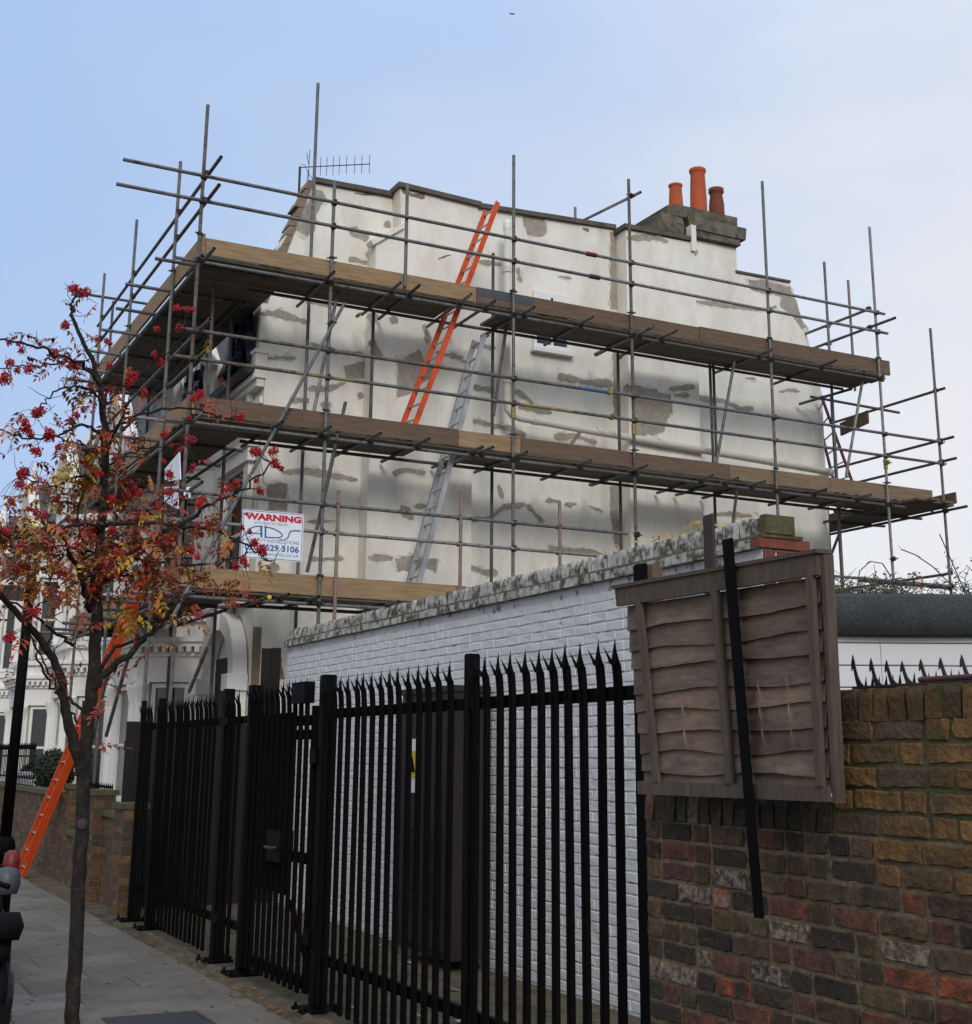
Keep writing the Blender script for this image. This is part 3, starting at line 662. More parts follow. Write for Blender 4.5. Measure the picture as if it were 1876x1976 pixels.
for c in cells:
    long_ = c[2] > .15
    if c in near:
        me, w0 = whb[rnd.randrange(0, 4) if long_ else rnd.randrange(4, 7)]
        inst('brick', me, ww, (XW + rnd.uniform(-.002, .002), c[0], c[1]), (rnd.uniform(-.006,.006), 0, rnd.uniform(-.006,.006)), scale=(1, (c[2]-.009)/w0, 1))
    else:
        b = brick_mesh(c[2] - .009, .067, None, .004, .006)
        mass.add([(x + XW, y + c[0], z + c[1]) for x, y, z in b.v], b.f)
part('brick', mass, M['whitebrick'], ww, kind='stuff')
# projecting creasing course, weathered fillet and the row of bricks on edge
cc = MB(); y = WY0
while y < WY1:
    l_ = min(.225, WY1 - y); d = rnd.uniform(.036, .05)
    cc.box(XW - d, XW + .30, y + .003, y + l_ - .003, WTOP + .003, WTOP + .066 + rnd.uniform(-.003, .003)); y += .225
part('creasing_course', cc, M['capbrick'], ww)
part('fillet', MB().prism([(XW - .040, WY0, WTOP + .068),(XW + .006, WY0, WTOP + .095),(XW + .3, WY0, WTOP + .095),(XW + .3, WY0, WTOP + .068)], (0, WY1 - WY0, 0)), M['mossjoint'], ww)
def edge_brick(h, w, d, j):
    P = []
    for zz, ins in ((0, 0), (h - .03, .001), (h, .007)):
        for a, b in ((0,-1),(1,-1),(1,1),(0,1)):
            P.append((a*d + (ins if a == 0 else -ins) + rnd.uniform(-j, j), b*(w/2 - ins) + rnd.uniform(-j, j), zz + (rnd.uniform(-j, j) if zz else 0)))
    F = [(8,9,10,11)]
    for o in (0, 4):
        for k in range(4): F.append((o+k, o+(k+1)%4, o+4+(k+1)%4, o+4+k))
    return MB().add(P, F)
eb = [edge_brick(.118, .059, .225, .005).mesh('coping_brick', M['capbrick']) for k in range(7)]
k = 0; y = WY0 + .04
while y < WY1 - .03:
    inst('coping_brick', eb[k % 7], ww, (XW + .012 + rnd.uniform(-.006, .006), y, WTOP + .085 + rnd.uniform(-.005, .005)), (rnd.uniform(-.03, .03), 0, rnd.uniform(-.02, .02)))
    y += .0755; k += 1
part('coping_joint', MB().box(XW + .03, XW + .225, WY0 + .02, WY1 - .02, WTOP + .08, WTOP + .188), M['mossjoint'], ww)
# unpainted end face towards the camera
eend = MB(); r = 0; z = WTOP - .60
while z < WTOP - .01:
    w = [(.0, .10), (.11, .30)] if r % 2 else [(.0, .19), (.20, .30)]
    for a, b in w: eend.box(XW + .012 + a, XW + b, WY0 - .006, WY0 + .05, z, z + .064)
    z += .075; r += 1
eend.box(XW - .04, XW + .36, WY0 - .03, WY0 + .06, WTOP + .004, WTOP + .065)
part('end_bricks', eend, M['redbrick'], ww, label='unpainted red brick end of the wall')
part('end_cap', MB().box(XW + .0, XW + .23, WY0 - .05, WY0 + .004, WTOP + .092, WTOP + .21).box(XW-.02, XW + .30, WY0 - .04, WY0 + .004, WTOP + .068, WTOP + .09), M['mortargreen'], ww)
# yellow weed rooted in the coping
wd = MB()
for k in range(70):
    y = 7.05 + rnd.gauss(.45, .38); c = Vector((XW + rnd.uniform(.0, .2), y, WTOP + .20 + abs(rnd.gauss(0, .045)) + (.05 if 7.1 < y < 7.35 else 0)))
    a, e_ = rnd.uniform(0, 6.28), rnd.uniform(-.4, .9); u = Vector((cos(a)*cos(e_), sin(a)*cos(e_), sin(e_))) * rnd.uniform(.02, .05); v = u.orthogonal().normalized() * .012
    wd.add([c - u, c + v, c + u, c - v], [(0,1,2,3)])
    if k % 3 == 0: wd.tube(c, (XW + .12, y, WTOP + .18), .003, 4)
tag(part('wall_weed', wd, M['yellowleaf'], kind='stuff'), 'yellowing weed sprouting from the top of the white wall', 'plant')
# dark timber fence closing the gap beyond the white wall
tf = thing('timber_fence', 'dark brown close-boarded fence at the far end of the white wall', 'fence', (4.3, 15.7, 0))
x = 3.42
while x < 5.2:
    hi = 2.92 if x > 4.9 else 2.02
    part('board', MB().box(x, x + .115, 15.66 + rnd.uniform(0, .012), 15.69, 0, hi + rnd.uniform(-.01, .01)), M['darkwood'], tf); x += .12
part('rail', MB().box(3.42, 5.22, 15.70, 15.75, .5, .6).box(3.42, 5.22, 15.70, 15.75, 1.7, 1.8), M['darkwood'], tf)

# ---- brown brick wall by the camera --------------------------------------------
XB = 3.20
bw = thing('brick_wall', 'old soot-stained brown brick wall in front, stepping up to a yellow brick part', 'wall', (XB, 3.4, 0))
YE = 4.80                                     # end against the railings
YS = at(1597, 1440, 'x', XB).y                # step in height
ZL, ZH = 1.515, 1.890
part('wall_core', MB().box(XB + .007, XB + .22, 1.9, YE - .006, -.3, ZL - .11), M['mortar'], bw)
part('wall_core', MB().box(XB + .007, XB + .22, 1.9, YS - .004, ZL - .11, ZH - .115), M['mortargreen'], bw)
dark = [(.034,.022,.013),(.055,.032,.016),(.017,.013,.009),(.070,.032,.016),(.085,.050,.022),(.025,.018,.012),(.045,.030,.016)]
reds = [(.14,.040,.022),(.25,.065,.026),(.095,.032,.022),(.13,.048,.030),(.11,.038,.03)]
browns = [(.092,.056,.030),(.105,.066,.034),(.075,.048,.028)]
yell = [(.18,.094,.028),(.14,.072,.022),(.20,.108,.032),(.105,.060,.024),(.155,.082,.030)]
def rough_brick(w, h, j=.0045, dep=.05):
    n = 6 if w > .15 else 3; out = []
    for k in range(n): out.append((-w/2 + w*k/n, -h/2))
    for k in range(2): out.append((w/2, -h/2 + h*k/2))
    for k in range(n): out.append((w/2 - w*k/n, h/2))
    for k in range(2): out.append((-w/2, h/2 - h*k/2))
    m_ = len(out); P = []
    out = [(a + rnd.uniform(-j, j) - math.copysign(.004, a)*(abs(abs(a) - w/2) < .001 and abs(abs(b) - h/2) < .001), b + rnd.uniform(-j, j)*.8) for a, b in out]
    tilt, tl2 = rnd.uniform(-.010, .010), rnd.uniform(-.016, .016)
    for x, sc_ in ((dep, 1.0), (.0045, 1.0), (0, .0)):
        for a, b in out:
            ins = .0035 if x == 0 else 0
            P.append((x + (tilt*a + tl2*b + rnd.uniform(-.0018, .0018) if x < dep else 0), a - math.copysign(min(ins, abs(a)), a), b - math.copysign(min(ins, abs(b)), b)))
    P.append((rnd.uniform(-.002, .002), 0, 0))
    F = []
    for o in (0, m_):
        for k in range(m_): F.append((o+(k+1)%m_, o+k, o+m_+k, o+m_+(k+1)%m_))
    for k in range(m_): F.append((2*m_+(k+1)%m_, 2*m_+k, 3*m_))
    return MB().add(P, F)
bm_ = {True: [], False: []}
for k in range(10): bm_[True].append((rough_brick(.209, .0615), .209)); bm_[False].append((rough_brick(.098, .0615), .098))
bms = {kk: [(b.mesh('brick', M['brick']), w) for b, w in v] for kk, v in bm_.items()}
bmw = {kk: [(b.mesh('brick', M['brickwhite']), w) for b, w in v] for kk, v in bm_.items()}
mass = MB(); nb = 0
bmy = {kk: [(b.mesh('brick', M['brickyellow']), w) for b, w in v] for kk, v in bm_.items()}
def put_brick(y0, w, z, pal, white=False, zh=.064, yellow=False):
    global nb
    yc = y0 - w/2
    px, py = pix((XB, yc, z)); seen = -60 < py < 2040 and px < 1960
    v = rnd.uniform(.8, 1.2); c_ = tuple(q*v for q in pal)
    long_ = w > .15
    if seen and nb < 298:
        me, w0 = rnd.choice((bmy if yellow else bmw if white else bms)[long_])
        inst('brick', me, bw, (XB + rnd.uniform(-.004, .003), yc, z + rnd.uniform(-.002, .002)), (rnd.uniform(-.012,.012), rnd.uniform(-.02,.02), rnd.uniform(-.012,.012)), c_, (1, (w - .015)/w0, zh/.064)); nb += 1
    else:
        b, w0 = rnd.choice(bm_[long_]); s_ = (w - .015)/w0
        mass.add([(a + XB, b_*s_ + yc, d*zh/.064 + z) for a, b_, d in b.v], b.f, (*c_, 1))
rows = [(ZL - .11 - .038 - i*.0765, 'old') for i in range(19)] + [(ZL - .11 + .040 + i*.0755, 'new') for i in range(5)]
rows.sort(key=lambda q: -q[0])
nrow = len(rows)
for ri, (z, kind) in enumerate(rows):
    y = (YE if kind == 'old' else YS - .004) - .004; i = 0
    if ri % 2: y0_w = [.105]
    else: y0_w = []
    while y > 1.95:
        w = y0_w.pop() if y0_w else (.1125 if (i % 3 == 2 or rnd.random() < .12) else .222)
        up = z > ZL - .285 and y < YS + .03 - .3*max(0, ZL - .11 - z) or kind == 'new'
        if up: pal = rnd.choice(yell) if rnd.random() < .91 else (.085,.05,.036)
        else:
            t = rnd.random()
            pal = rnd.choice(dark) if t < .56 else rnd.choice(reds) if t < .80 else rnd.choice(browns)
        if z < .55 and rnd.random() < .2: pal = rnd.choice(reds)
        put_brick(y, w, z, pal, white=(not up and rnd.random() < .09), yellow=up)
        y -= w; i += 1
part('brick', mass, M['bricka'], bw, kind='stuff')
# bricks on edge along both tops
ebd = [edge_brick(.108, .066, .222, .006).mesh('coping_brick', M['brick']) for k in range(6)]
eby = [edge_brick(.108, .066, .222, .006).mesh('coping_brick', M['brickyellow']) for k in range(6)]
y = YE - .036; k = 0
while y > YS - .0:
    c_ = rnd.choice(dark) if k not in (3, 4) else ((.045,.06,.018) if k == 3 else (.16,.14,.11))
    if k == 0: c_ = (.16,.075,.04)
    inst('coping_brick', ebd[k % 6], bw, (XB - .002 + rnd.uniform(-.004,.004), y, ZL - .108 + rnd.uniform(-.004,.003)), (0, 0, rnd.uniform(-.02,.02)), c_); y -= .0765; k += 1
y = YS - .04
while y > 1.95:
    c_ = rnd.choice(yell + [(.07,.055,.03), (.09,.08,.03)]); v = rnd.uniform(.35, .7)
    inst('coping_brick', eby[k % 6], bw, (XB - .002 + rnd.uniform(-.004,.004), y, ZH - .113 + rnd.uniform(-.004,.003)), (0, 0, rnd.uniform(-.02,.02)), tuple(q*v for q in c_)); y -= .0765; k += 1
part('coping_joint', MB().box(XB + .010, XB + .21, 1.95, YS - .006, ZH - .113, ZH - .012), M['mortargreen'], bw)
part('coping_joint', MB().box(XB + .010, XB + .21, YS, YE - .01, ZL - .108, ZL - .012), M['mortargreen'], bw)

# ---- spiked strip on the wall ----------------------------------------------------
ws = thing('wall_spikes', 'row of barbed steel wall spikes on top of the yellow brick wall', 'spikes', (XB + .10, 3.2, ZH))
XS = XB + .12
tips = [(1645,1268),(1680,1274),(1710,1278),(1740,1280),(1776,1276),(1814,1273),(1855,1268),(1893,1264)]
for i, (px, py) in enumerate(tips):
    t = at(px, py, 'x', XS); y = t.y; h = t.z - ZH
    sy = .05 if i else .025
    q = [(0, 0), (-.014, .10), (-.011, .62), (.000, 1.0), (.012, .78), (.022, .70), (.020, .48), (.012, .60), (.008, .40), (-sy*1.1, 0)]
    # blade: curved root towards -Y, barb on the +Y side
    pts = [(XS + .0, y + a, ZH + .008 + b*h) for a, b in [(-.052,0),(-.035,.12),(-.021,.30),(-.013,.55),(-.007,.80),(0,1.0),(.005,.84),(.008,.78),(.0105,.50),(.002,.62),(-.003,.42),(-.008,.2),(-.014,0)]]
    part('spike', MB().prism(pts, (.004, 0, 0)), M['steel'], ws)
sm = MB()
for i in range(34):
    y = at(1640, 1300, 'x', XS).y - .02 - i*.022; hh = rnd.uniform(.018, .032); xx = XS + .02 + (i % 3)*.012
    sm.add([(xx, y - .008, ZH + .008),(xx, y + .008, ZH + .008),(xx + .006, y + .002, ZH + .008 + hh*1.5)], [(0,1,2),(2,1,0)])
part('small_spikes', sm, M['steel'], ws)
part('base_strip', MB().box(XS - .02, XS + .06, 2.3, at(1652, 1320, 'x', XS).y, ZH + .001, ZH + .009), M['steel'], ws)
part('red_edge', MB().tube((XB + .03, at(1775, 1316, 'x', XB + .03).y, ZH + .012), (XB + .03, 2.2, ZH + .010), .009, 8), M['redbrown'], ws)

# ================================================================== palisade railings
XP = 3.30; FT = 2.19; PITCHP = .141
posts = [14.55, 13.80, 11.46, 10.72, 9.03, 6.72, 5.00]
fc = thing('palisade_fence', 'black steel palisade fence with splayed triple-pointed pales along the pavement', 'fence', (XP, 9.0, 0))
def pale_mesh():
    # W-section pale, top curved outwards (-X) with three splayed points
    mb = MB(); w = .031; dpt = .013
    sec = [(-w, .004), (-w*.55, -dpt), (0, .004), (w*.55, -dpt), (w, .004)]
    th = .003
    zs = [(.06, 0), (1.93, 0), (1.99, -.002), (2.04, -.006), (2.07, -.010)]
    P = []
    for z, o in zs:
        for a, b in sec: P.append((b + o, a, z))
        for a, b in sec: P.append((b + o + th, a, z))
    n = 5; F = []
    for i in range(len(zs)-1):
        a, b = i*10, (i+1)*10
        for k in range(4): F.append((a+k, b+k, b+k+1, a+k+1)); F.append((a+5+k, a+5+k+1, b+5+k+1, b+5+k))
        F.append((a, a+5, b+5, b)); F.append((a+4, b+4, b+9, a+9))
    F += [(0,1,6,5),(1,2,7,6),(2,3,8,7),(3,4,9,8)]
    mb.add(P, F)
    for zb in (.34, 1.935): mb.lathe([(.009, -dpt - .006), (.009, -dpt + .004)], (0, 0, zb), 6, 'x')
    o, zb = -.010, 2.065
    def prong(y0, y1, tip):
        mb.add([(o - .012, y0, zb),(o - .012, y1, zb),(o + .010, (y0+y1)/2, zb), tip, (o, (y0+y1)/2, (zb + tip[2])/2 - .01)],
               [(0,1,2),(0,3,1),(1,3,2),(2,3,0)])
    prong(-.026, .026, (o + .004, .010, FT))
    prong(-w, -.012, (o - .045, -.062, FT - .035)); prong(.012, w, (o - .030, .060, FT - .04))
    return mb
pme = pale_mesh().mesh('pale', M['black'])
def rhs(y, w, wx_, top, base=True):
    mb = MB().box(XP + .02, XP + .02 + wx_, y - w/2, y + w/2, -.05, top).box(XP + .024, XP + .016 + wx_, y - w/2 + .004, y + w/2 - .004, top, top + .006)
    if base: mb.box(XP - .07, XP + .18, y - .13, y + .13, -.005, .014); 
    return mb
POSTW = {14.55:(.05,.05), 13.80:(.075,.07), 11.46:(.085,.085), 10.72:(.10,.09), 9.03:(.095,.09), 6.72:(.068,.062), 5.00:(.08,.08)}
for y in posts:
    wx_, w = POSTW[y]
    p = part('post', rhs(y, w, wx_, FT + .015 if y > 5.1 else FT - .1), M['black'], fc)
    bt = MB()
    for sx in (-.05, .16):
        for sy in (-.1, .1): bt.lathe([(.012, .014), (.012, .03), (.006, .045)], (XP + sx, y + sy, 0), 6)
    part('bolt', bt, M['black'], p)
def rails(y0, y1, zlist, par, th=.045):
    for z in zlist: part('rail', MB().box(XP + .018, XP + .052, y0 + .004, y1 - .004, z - th/2, z + th/2).box(XP + .052, XP + .062, y0 + .004, y1 - .004, z - th/2, z - th/2 + .01), M['black'], par)
secs = [(13.85, 14.50), (11.51, 13.75), (9.08, 9.10), (6.77, 8.98), (5.04, 6.67)]
for a, b in ((13.85, 14.50), (11.51, 13.75), (6.77, 8.98), (5.04, 6.67)):
    rails(a, b, (.34, 1.935), fc, .062)
    n = int((b - a - .03) / PITCHP); st = (b - a - (n-1)*PITCHP)/2 if n else .1
    n = max(n, 1)
    for k in range(n):
        inst('pale', pme, fc, (XP + .0, a + st + k*PITCHP + rnd.uniform(-.003,.003), rnd.uniform(-.006,.006)), (rnd.uniform(-.004,.004), rnd.uniform(-.004,.004), 0))
rails(10.77, 11.41, (.34, 1.935), fc, .062)
for k in range(3): inst('pale', pme, fc, (XP, 11.2 - k*PITCHP, 0))
# gate in the railings
gt = thing('palisade_gate', 'black palisade gate with lock box in the middle of the railings', 'gate', (XP, 9.9, 0))
gf = MB().box(XP + .02, XP + .075, 9.16, 9.22, .08, 2.0).box(XP + .02, XP + .075, 10.6, 10.66, .08, 2.0)
for z in (.14, .95, 1.80, 1.90): gf.box(XP + .018, XP + .062, 9.224, 10.596, z - .035, z + .035)
gf.bar((XP + .085, 9.25, .2), (XP + .085, 9.70, .62), .05, .02)
part('frame', gf, M['black'], gt)
for k in range(11): inst('pale', pme, gt, (XP - .002, 9.25 + k*.132, .02))
part('backing_sheet', MB().box(XP + .064, XP + .068, 9.72, 10.595, .66, 1.97), M['black'], gt)
lk = part('lock_box', MB().box(XP - .045, XP + .06, 9.62, 9.92, .90, 1.12), M['black'], gt)
part('handle', MB().tube((XP - .03, 9.7, 1.0), (XP - .09, 9.7, 1.0), .01).tube((XP - .09, 9.7, 1.0), (XP - .09, 9.82, 1.0), .01), M['iron'], lk)
part('top_plate', MB().box(XP - .05, XP + .03, 9.20, 9.48, 2.02, 2.17), M['black'], gt)
for z in (.4, 1.6): part('hinge', MB().box(XP, XP + .06, 9.07, 9.18, z, z + .1), M['black'], gt)

# meter cabinet behind the railings
cb = thing('metal_cabinet', 'dark red louvred metal cabinet behind the railings with yellow warning sticker', 'cabinet', (5.0, 10.8, 0))
cx0, cx1, cy0, cy1 = 4.86, 5.20, 10.08, 11.12
part('body', MB().box(cx0, cx1, cy0, cy1, .08, 2.18).box(cx0 - .02, cx1, cy0 - .02, cy1 + .02, 2.18, 2.23), M['rust'], cb)
for a, b in ((cy0 + .03, (cy0+cy1)/2 - .008), ((cy0+cy1)/2 + .008, cy1 - .03)):
    d = part('door', MB().box(cx0 - .02, cx0 - .002, a, b, .14, 2.12), M['rust'], cb)
    lv = MB()
    for i in range(9): lv.add([(cx0 - .021, a + .12, .45 + i*.08), (cx0 - .021, b - .12, .45 + i*.08), (cx0 - .036, b - .12, .415 + i*.08), (cx0 - .036, a + .12, .415 + i*.08)], [(0,1,2,3),(3,2,1,0)])
    part('louvre', lv, M['rust'], d)
st = part('warning_sticker', MB().box(cx0 - .026, cx0 - .021, 10.70, 10.95, 1.35, 1.80), M['signwhite'], cb)
part('yellow_band', MB().box(cx0 - .029, cx0 - .0265, 10.71, 10.94, 1.47, 1.70), M['yellow'], st)
part('warning_triangle', MB().prism([(cx0 - .0305, 10.76, 1.52),(cx0 - .0305, 10.89, 1.52),(cx0 - .0305, 10.825, 1.66)], (.001, 0, 0)), M['black'], st)
rb = MB()
for k in range(26):
    c = Vector((rnd.uniform(3.55, 5.1), rnd.uniform(6.6, 12), .012)); u = Vector((rnd.uniform(-.06,.06), rnd.uniform(-.06,.06), rnd.uniform(0,.02))); v = Vector((-u.y, u.x, 0))*.6
    rb.add([c-u, c+v, c+u, c-v], [(0,1,2,3)], rnd.choice([(.6,.62,.66,1),(.5,.5,.5,1),(.3,.2,.12,1)]))
tag(part('litter', rb, M['leafa']), 'scraps of pale litter on the ground behind the railings', 'litter', kind='stuff')

# ================================================================== lap fence panel and posts
XL = 3.12
lp = thing('lap_fence_panel', 'weathered brown waney-lap fence panel standing on the lower brick wall', 'fence panel', (XL, 4.1, ZL))
TL, TR, BR, BL = [at(x, y, 'x', XL) for x, y in ((1205,1135),(1592,1067),(1616,1545),(1247,1530))]
def LP(u, v, o=0.0):
    """u along the panel from left to right, v from bottom to top, o out of the face towards the street"""
    p = (BL.lerp(BR, u)).lerp(TL.lerp(TR, u), v); return Vector((p.x - o, p.y, p.z))
lapc = [(.190,.138,.105),(.155,.112,.086),(.20,.148,.115),(.17,.130,.105),(.21,.150,.112)]
nbd = 9
for i in range(nbd):
    v1 = .905 - i*.098 + (rnd.uniform(-.012, .012) if i else 0); v0 = v1 - .128 + rnd.uniform(-.008, .008)
    if i == nbd - 1: v0 = .03
    mb = MB(); n = 26; P = []; ph = rnd.uniform(0, 9); am = rnd.uniform(.005, .013)
    for k in range(n + 1):
        u = .012 + .976*k/n
        e0 = v0 + am*sin(u*9 + ph) + .004*noise.noise((u*14, i*3.7, 0)) + .003*noise.noise((u*40, i*1.7, 5)); 
        kn = .018*max(0, noise.noise((u*7, i*5.1, 9)) - .25)
        P += [LP(u, v1, .004), LP(u, e0, .019 + kn), LP(u, e0, .010 + kn)]
    F = []
    for k in range(n):
        a, b = 3*k, 3*(k+1); F += [(a, a+1, b+1, b), (a+1, a+2, b+2, b+1), (a+2, a, b, b+2)]
    mb.add(P, F); o = part('lap_board', mb, M['lap'], lp); o.color = (*lapc[i % 5], 1)
def lpbox(u0, u1, v0, v1, o0, o1, mt='batten', name='batten'):
    P = [LP(u, v, o) for o in (o0, o1) for u, v in ((u0,v0),(u1,v0),(u1,v1),(u0,v1))]
    part(name, MB().add(P, [(0,1,2,3),(7,6,5,4),(0,4,5,1),(1,5,6,2),(2,6,7,3),(3,7,4,0)]), M[mt], lp)
lpbox(-.01, 1.0, .905, .995, .022, .042, name='top_rail'); lpbox(-.02, 1.012, .995, 1.012, -.02, .05, name='capping_strip')
lpbox(0.0, 1.0, -.005, .055, .024, .040, name='bottom_rail')
lpbox(.955, .982, .055, .905, .026, .045, name='batten'); lpbox(1.000, 1.016, -.01, .99, -.02, .022, name='end_post'); lpbox(.522, .550, .055, .905, .026, .046); lpbox(.105, .135, .055, .905, .026, .044)
# backing battens so the panel is a solid thing seen from behind
lpbox(.0, 1.0, .30, .36, -.03, -.005); lpbox(.0, 1.0, .66, .72, -.03, -.005)
# split flakes standing off the boards
sp_ = MB()
for u, v in ((.70,.33),(.70,.44),(.705,.24),(.83,.46),(.835,.34),(.84,.23),(.30,.37),(.30,.24)):
    p = [LP(u, v + .06, .024), LP(u + .014, v + .03, .045), LP(u + .02, v - .03, .038), LP(u + .006, v - .01, .024)]
    sp_.add(p, [(0,1,2,3),(3,2,1,0)])
o = part('split_flake', sp_, M['lap'], lp); o.color = (.25,.21,.185,1)
# black angle-iron posts
XA = XL - .058
pa = at(1405, 1040, 'x', XA); pb = at(1466, 1772, 'x', XA); pc_ = at(1438, 1545, 'x', XA)
an = MB(); d = .031
q = [pa, pb]
an.add([pa + Vector((0,-d,0)), pa + Vector((0,d,0)), pb + Vector((0,d*.75,0)), pb + Vector((0,-d*.75,0)),
        pa + Vector((-.006,-d,0)), pa + Vector((-.006,d,0)), pb + Vector((-.006,d*.75,0)), pb + Vector((-.006,-d*.75,0))],
       [(0,1,2,3),(7,6,5,4),(0,4,5,1),(1,5,6,2),(2,6,7,3),(3,7,4,0)])
an.add([pa + Vector((0,d,0)), pa + Vector((.04,d,0)), pb + Vector((.04,d,0)), pb + Vector((0,d,0)), pa + Vector((0,d-.006,0)), pa + Vector((.04,d-.006,0)), pb + Vector((.04,d-.006,0)), pb + Vector((0,d-.006,0))],
       [(0,1,2,3),(7,6,5,4),(0,4,5,1),(1,5,6,2),(2,6,7,3),(3,7,4,0)])
tag(part('angle_post', an, M['black']), 'black angle-iron post running down the front of the lap fence panel onto the bricks', 'post')
def upright(px0, px1, ptop, pbot, X, mt, name, label, zlow=None):
    a, b = at((px0+px1)/2, ptop, 'x', X), at((px0+px1)/2 + (ptop - pbot)*-.02, pbot, 'x', X)
    w = abs(at(px0, ptop, 'x', X).y - at(px1, ptop, 'x', X).y)/2
    mb = MB().box(X, X + w*.5, a.y - w, a.y + w, zlow if zlow is not None else b.z, a.z).box(X + .002, X + w*.5 - .002, a.y - w + .003, a.y + w - .003, a.z, a.z + .004)
    tag(part(name, mb, M[mt]), label, 'post')
upright(1222, 1242, 1090, 1160, 3.42, 'black', 'steel_post', 'short black steel post showing above the left corner of the lap panel', 0)
upright(1356, 1373, 995, 1100, 3.5, 'boardbrown', 'rusty_post', 'rust-brown square post behind the lap fence panel', 0)
a = at(1258, 1100, 'x', 3.52)
tag(part('timber_stake', MB().box(3.5, 3.56, a.y - .03, a.y + .035, 0, a.z + .02).box(3.51, 3.55, a.y - .02, a.y + .025, a.z + .02, a.z + .026), M['toeold']), 'stub of a weathered timber stake beside the short black post', 'stake')

# ================================================================== garage behind the brick wall
ga = -YAW
gx_ = Vector((cos(ga), sin(ga), 0)); gy_ = Vector((-sin(ga), cos(ga), 0))
GD = 11.0
def gpt(px, py, off=0.0):
    d = ray(px, py); k = (GD + off) / d.dot(gy_); return CAM + d * k
tl = gpt(1575, 1142); zt = gpt(1740, 1142).z; zb_ = gpt(1740, 1222).z
gl0 = tl.dot(gx_); gl1 = gl0 + 3.2; gyo = tl.dot(gy_)
def gw_(a, b, z): return gx_*a + gy_*b + Vector((0,0,z))
gr_ = thing('garage', 'white panelled garage with a bulging green mineral felt roof edge behind the brick wall', 'garage', gw_(gl0, gyo, 0))
# white panels
zz = zb_ - .02; lines = [zb_ - .02, gpt(1740,1239).z, gpt(1740,1283).z, gpt(1740,1326).z, gpt(1740,1370).z, .9, .45, 0]
for a, b in zip(lines[:-1], lines[1:]):
    for s0, s1 in ((gl0 + .03, gpt(1706,1250).dot(gx_)), (gpt(1706,1250).dot(gx_), gl1 - .03)):
        P = []
        for y_, e_ in ((.06, 0), (.006, 0), (0, .006)):
            P += [gw_(s0 + .001 + e_*.4, gyo + .10 + y_, b + .004 + e_), gw_(s1 - .001 - e_*.4, gyo + .10 + y_, b + .004 + e_), gw_(s1 - .001 - e_*.4, gyo + .10 + y_, a - .004 - e_), gw_(s0 + .001 + e_*.4, gyo + .10 + y_, a - .004 - e_)]
        F = [(8,9,10,11)]
        for o_ in (0, 4):
            for k in range(4): F.append((o_+k, o_+(k+1)%4, o_+4+(k+1)%4, o_+4+k))
        part('door_panel', MB().add(P, F), M['garage'], gr_)
bd = MB()
P = [gw_(a, gyo + b, z) for z in (0, zt - .08) for a, b in ((gl0+.03,.16),(gl1-.03,.16),(gl1-.03,4.2),(gl0+.03,4.2))]
bd.add(P, [(0,3,2,1),(4,5,6,7),(0,1,5,4),(1,2,6,5),(2,3,7,6),(3,0,4,7)]); part('walls', bd, M['stuccocream'], gr_)
# felt: roof sheet that rolls over the edge in a soft bullnose, corner rounded in plan
H = zt - zb_; prof_ = [(-.00, zb_ + .0), (-.035, zb_ + .03), (-.065, zb_ + .08), (-.085, zb_ + .16), (-.08, zb_ + H*.6), (-.05, zb_ + H*.86), (.02, zt - .015), (.14, zt), (1.0, zt + .02), (4.2, zt + .02)]
fm = MB(); path = []
for k in range(9):
    t = pi/2 * k/8; path.append((gl0 + .25 - .25*sin(pi/2 - t) , .25 - .25*cos(pi/2 - t) if False else .25*(1 - sin(t)), (cos(t), sin(t))))
P = []; nsec = 0
secs_ = [(gl0 + .25 - .25*cos(t), .25 - .25*sin(t), -cos(t), -sin(t)) for t in np.linspace(0, pi/2, 8)] + [(gl0 + .25 + (gl1 - gl0 - .25)*k/10, 0, 0, -1) for k in range(1, 11)]
for (a, b, nx, ny) in secs_:
    sag = -.012*sin(max(0, a - gl0)*2.1) + .01*noise.noise((a*2, 0, 3))
    for o_, z in prof_[:8]: P.append(gw_(a - nx*o_*1.0, gyo + b - ny*o_*1.0, z + (sag if z < zt - .1 else 0)))
ns = 8; F = []
for i in range(len(secs_)-1):
    for k in range(ns-1): F.append((i*ns+k, (i+1)*ns+k, (i+1)*ns+k+1, i*ns+k+1))
fm.add(P, F); o_ = len(fm.v)
fm.add([gw_(gl0, gyo + .14, zt + .001), gw_(gl1, gyo + .14, zt + .001), gw_(gl1, gyo + 4.2, zt + .03), gw_(gl0, gyo + 4.2, zt + .03)], [(0,1,2,3)])
fm.add([gw_(gl0 + .02, gyo + .10, zb_ + .002), gw_(gl1, gyo + .10, zb_ + .002), gw_(gl1, gyo - .0, zb_ + .002), gw_(gl0 + .25, gyo - .0, zb_ + .002)], [(0,1,2,3)])
part('felt_roof', fm, M['felt'], gr_, smooth=True)

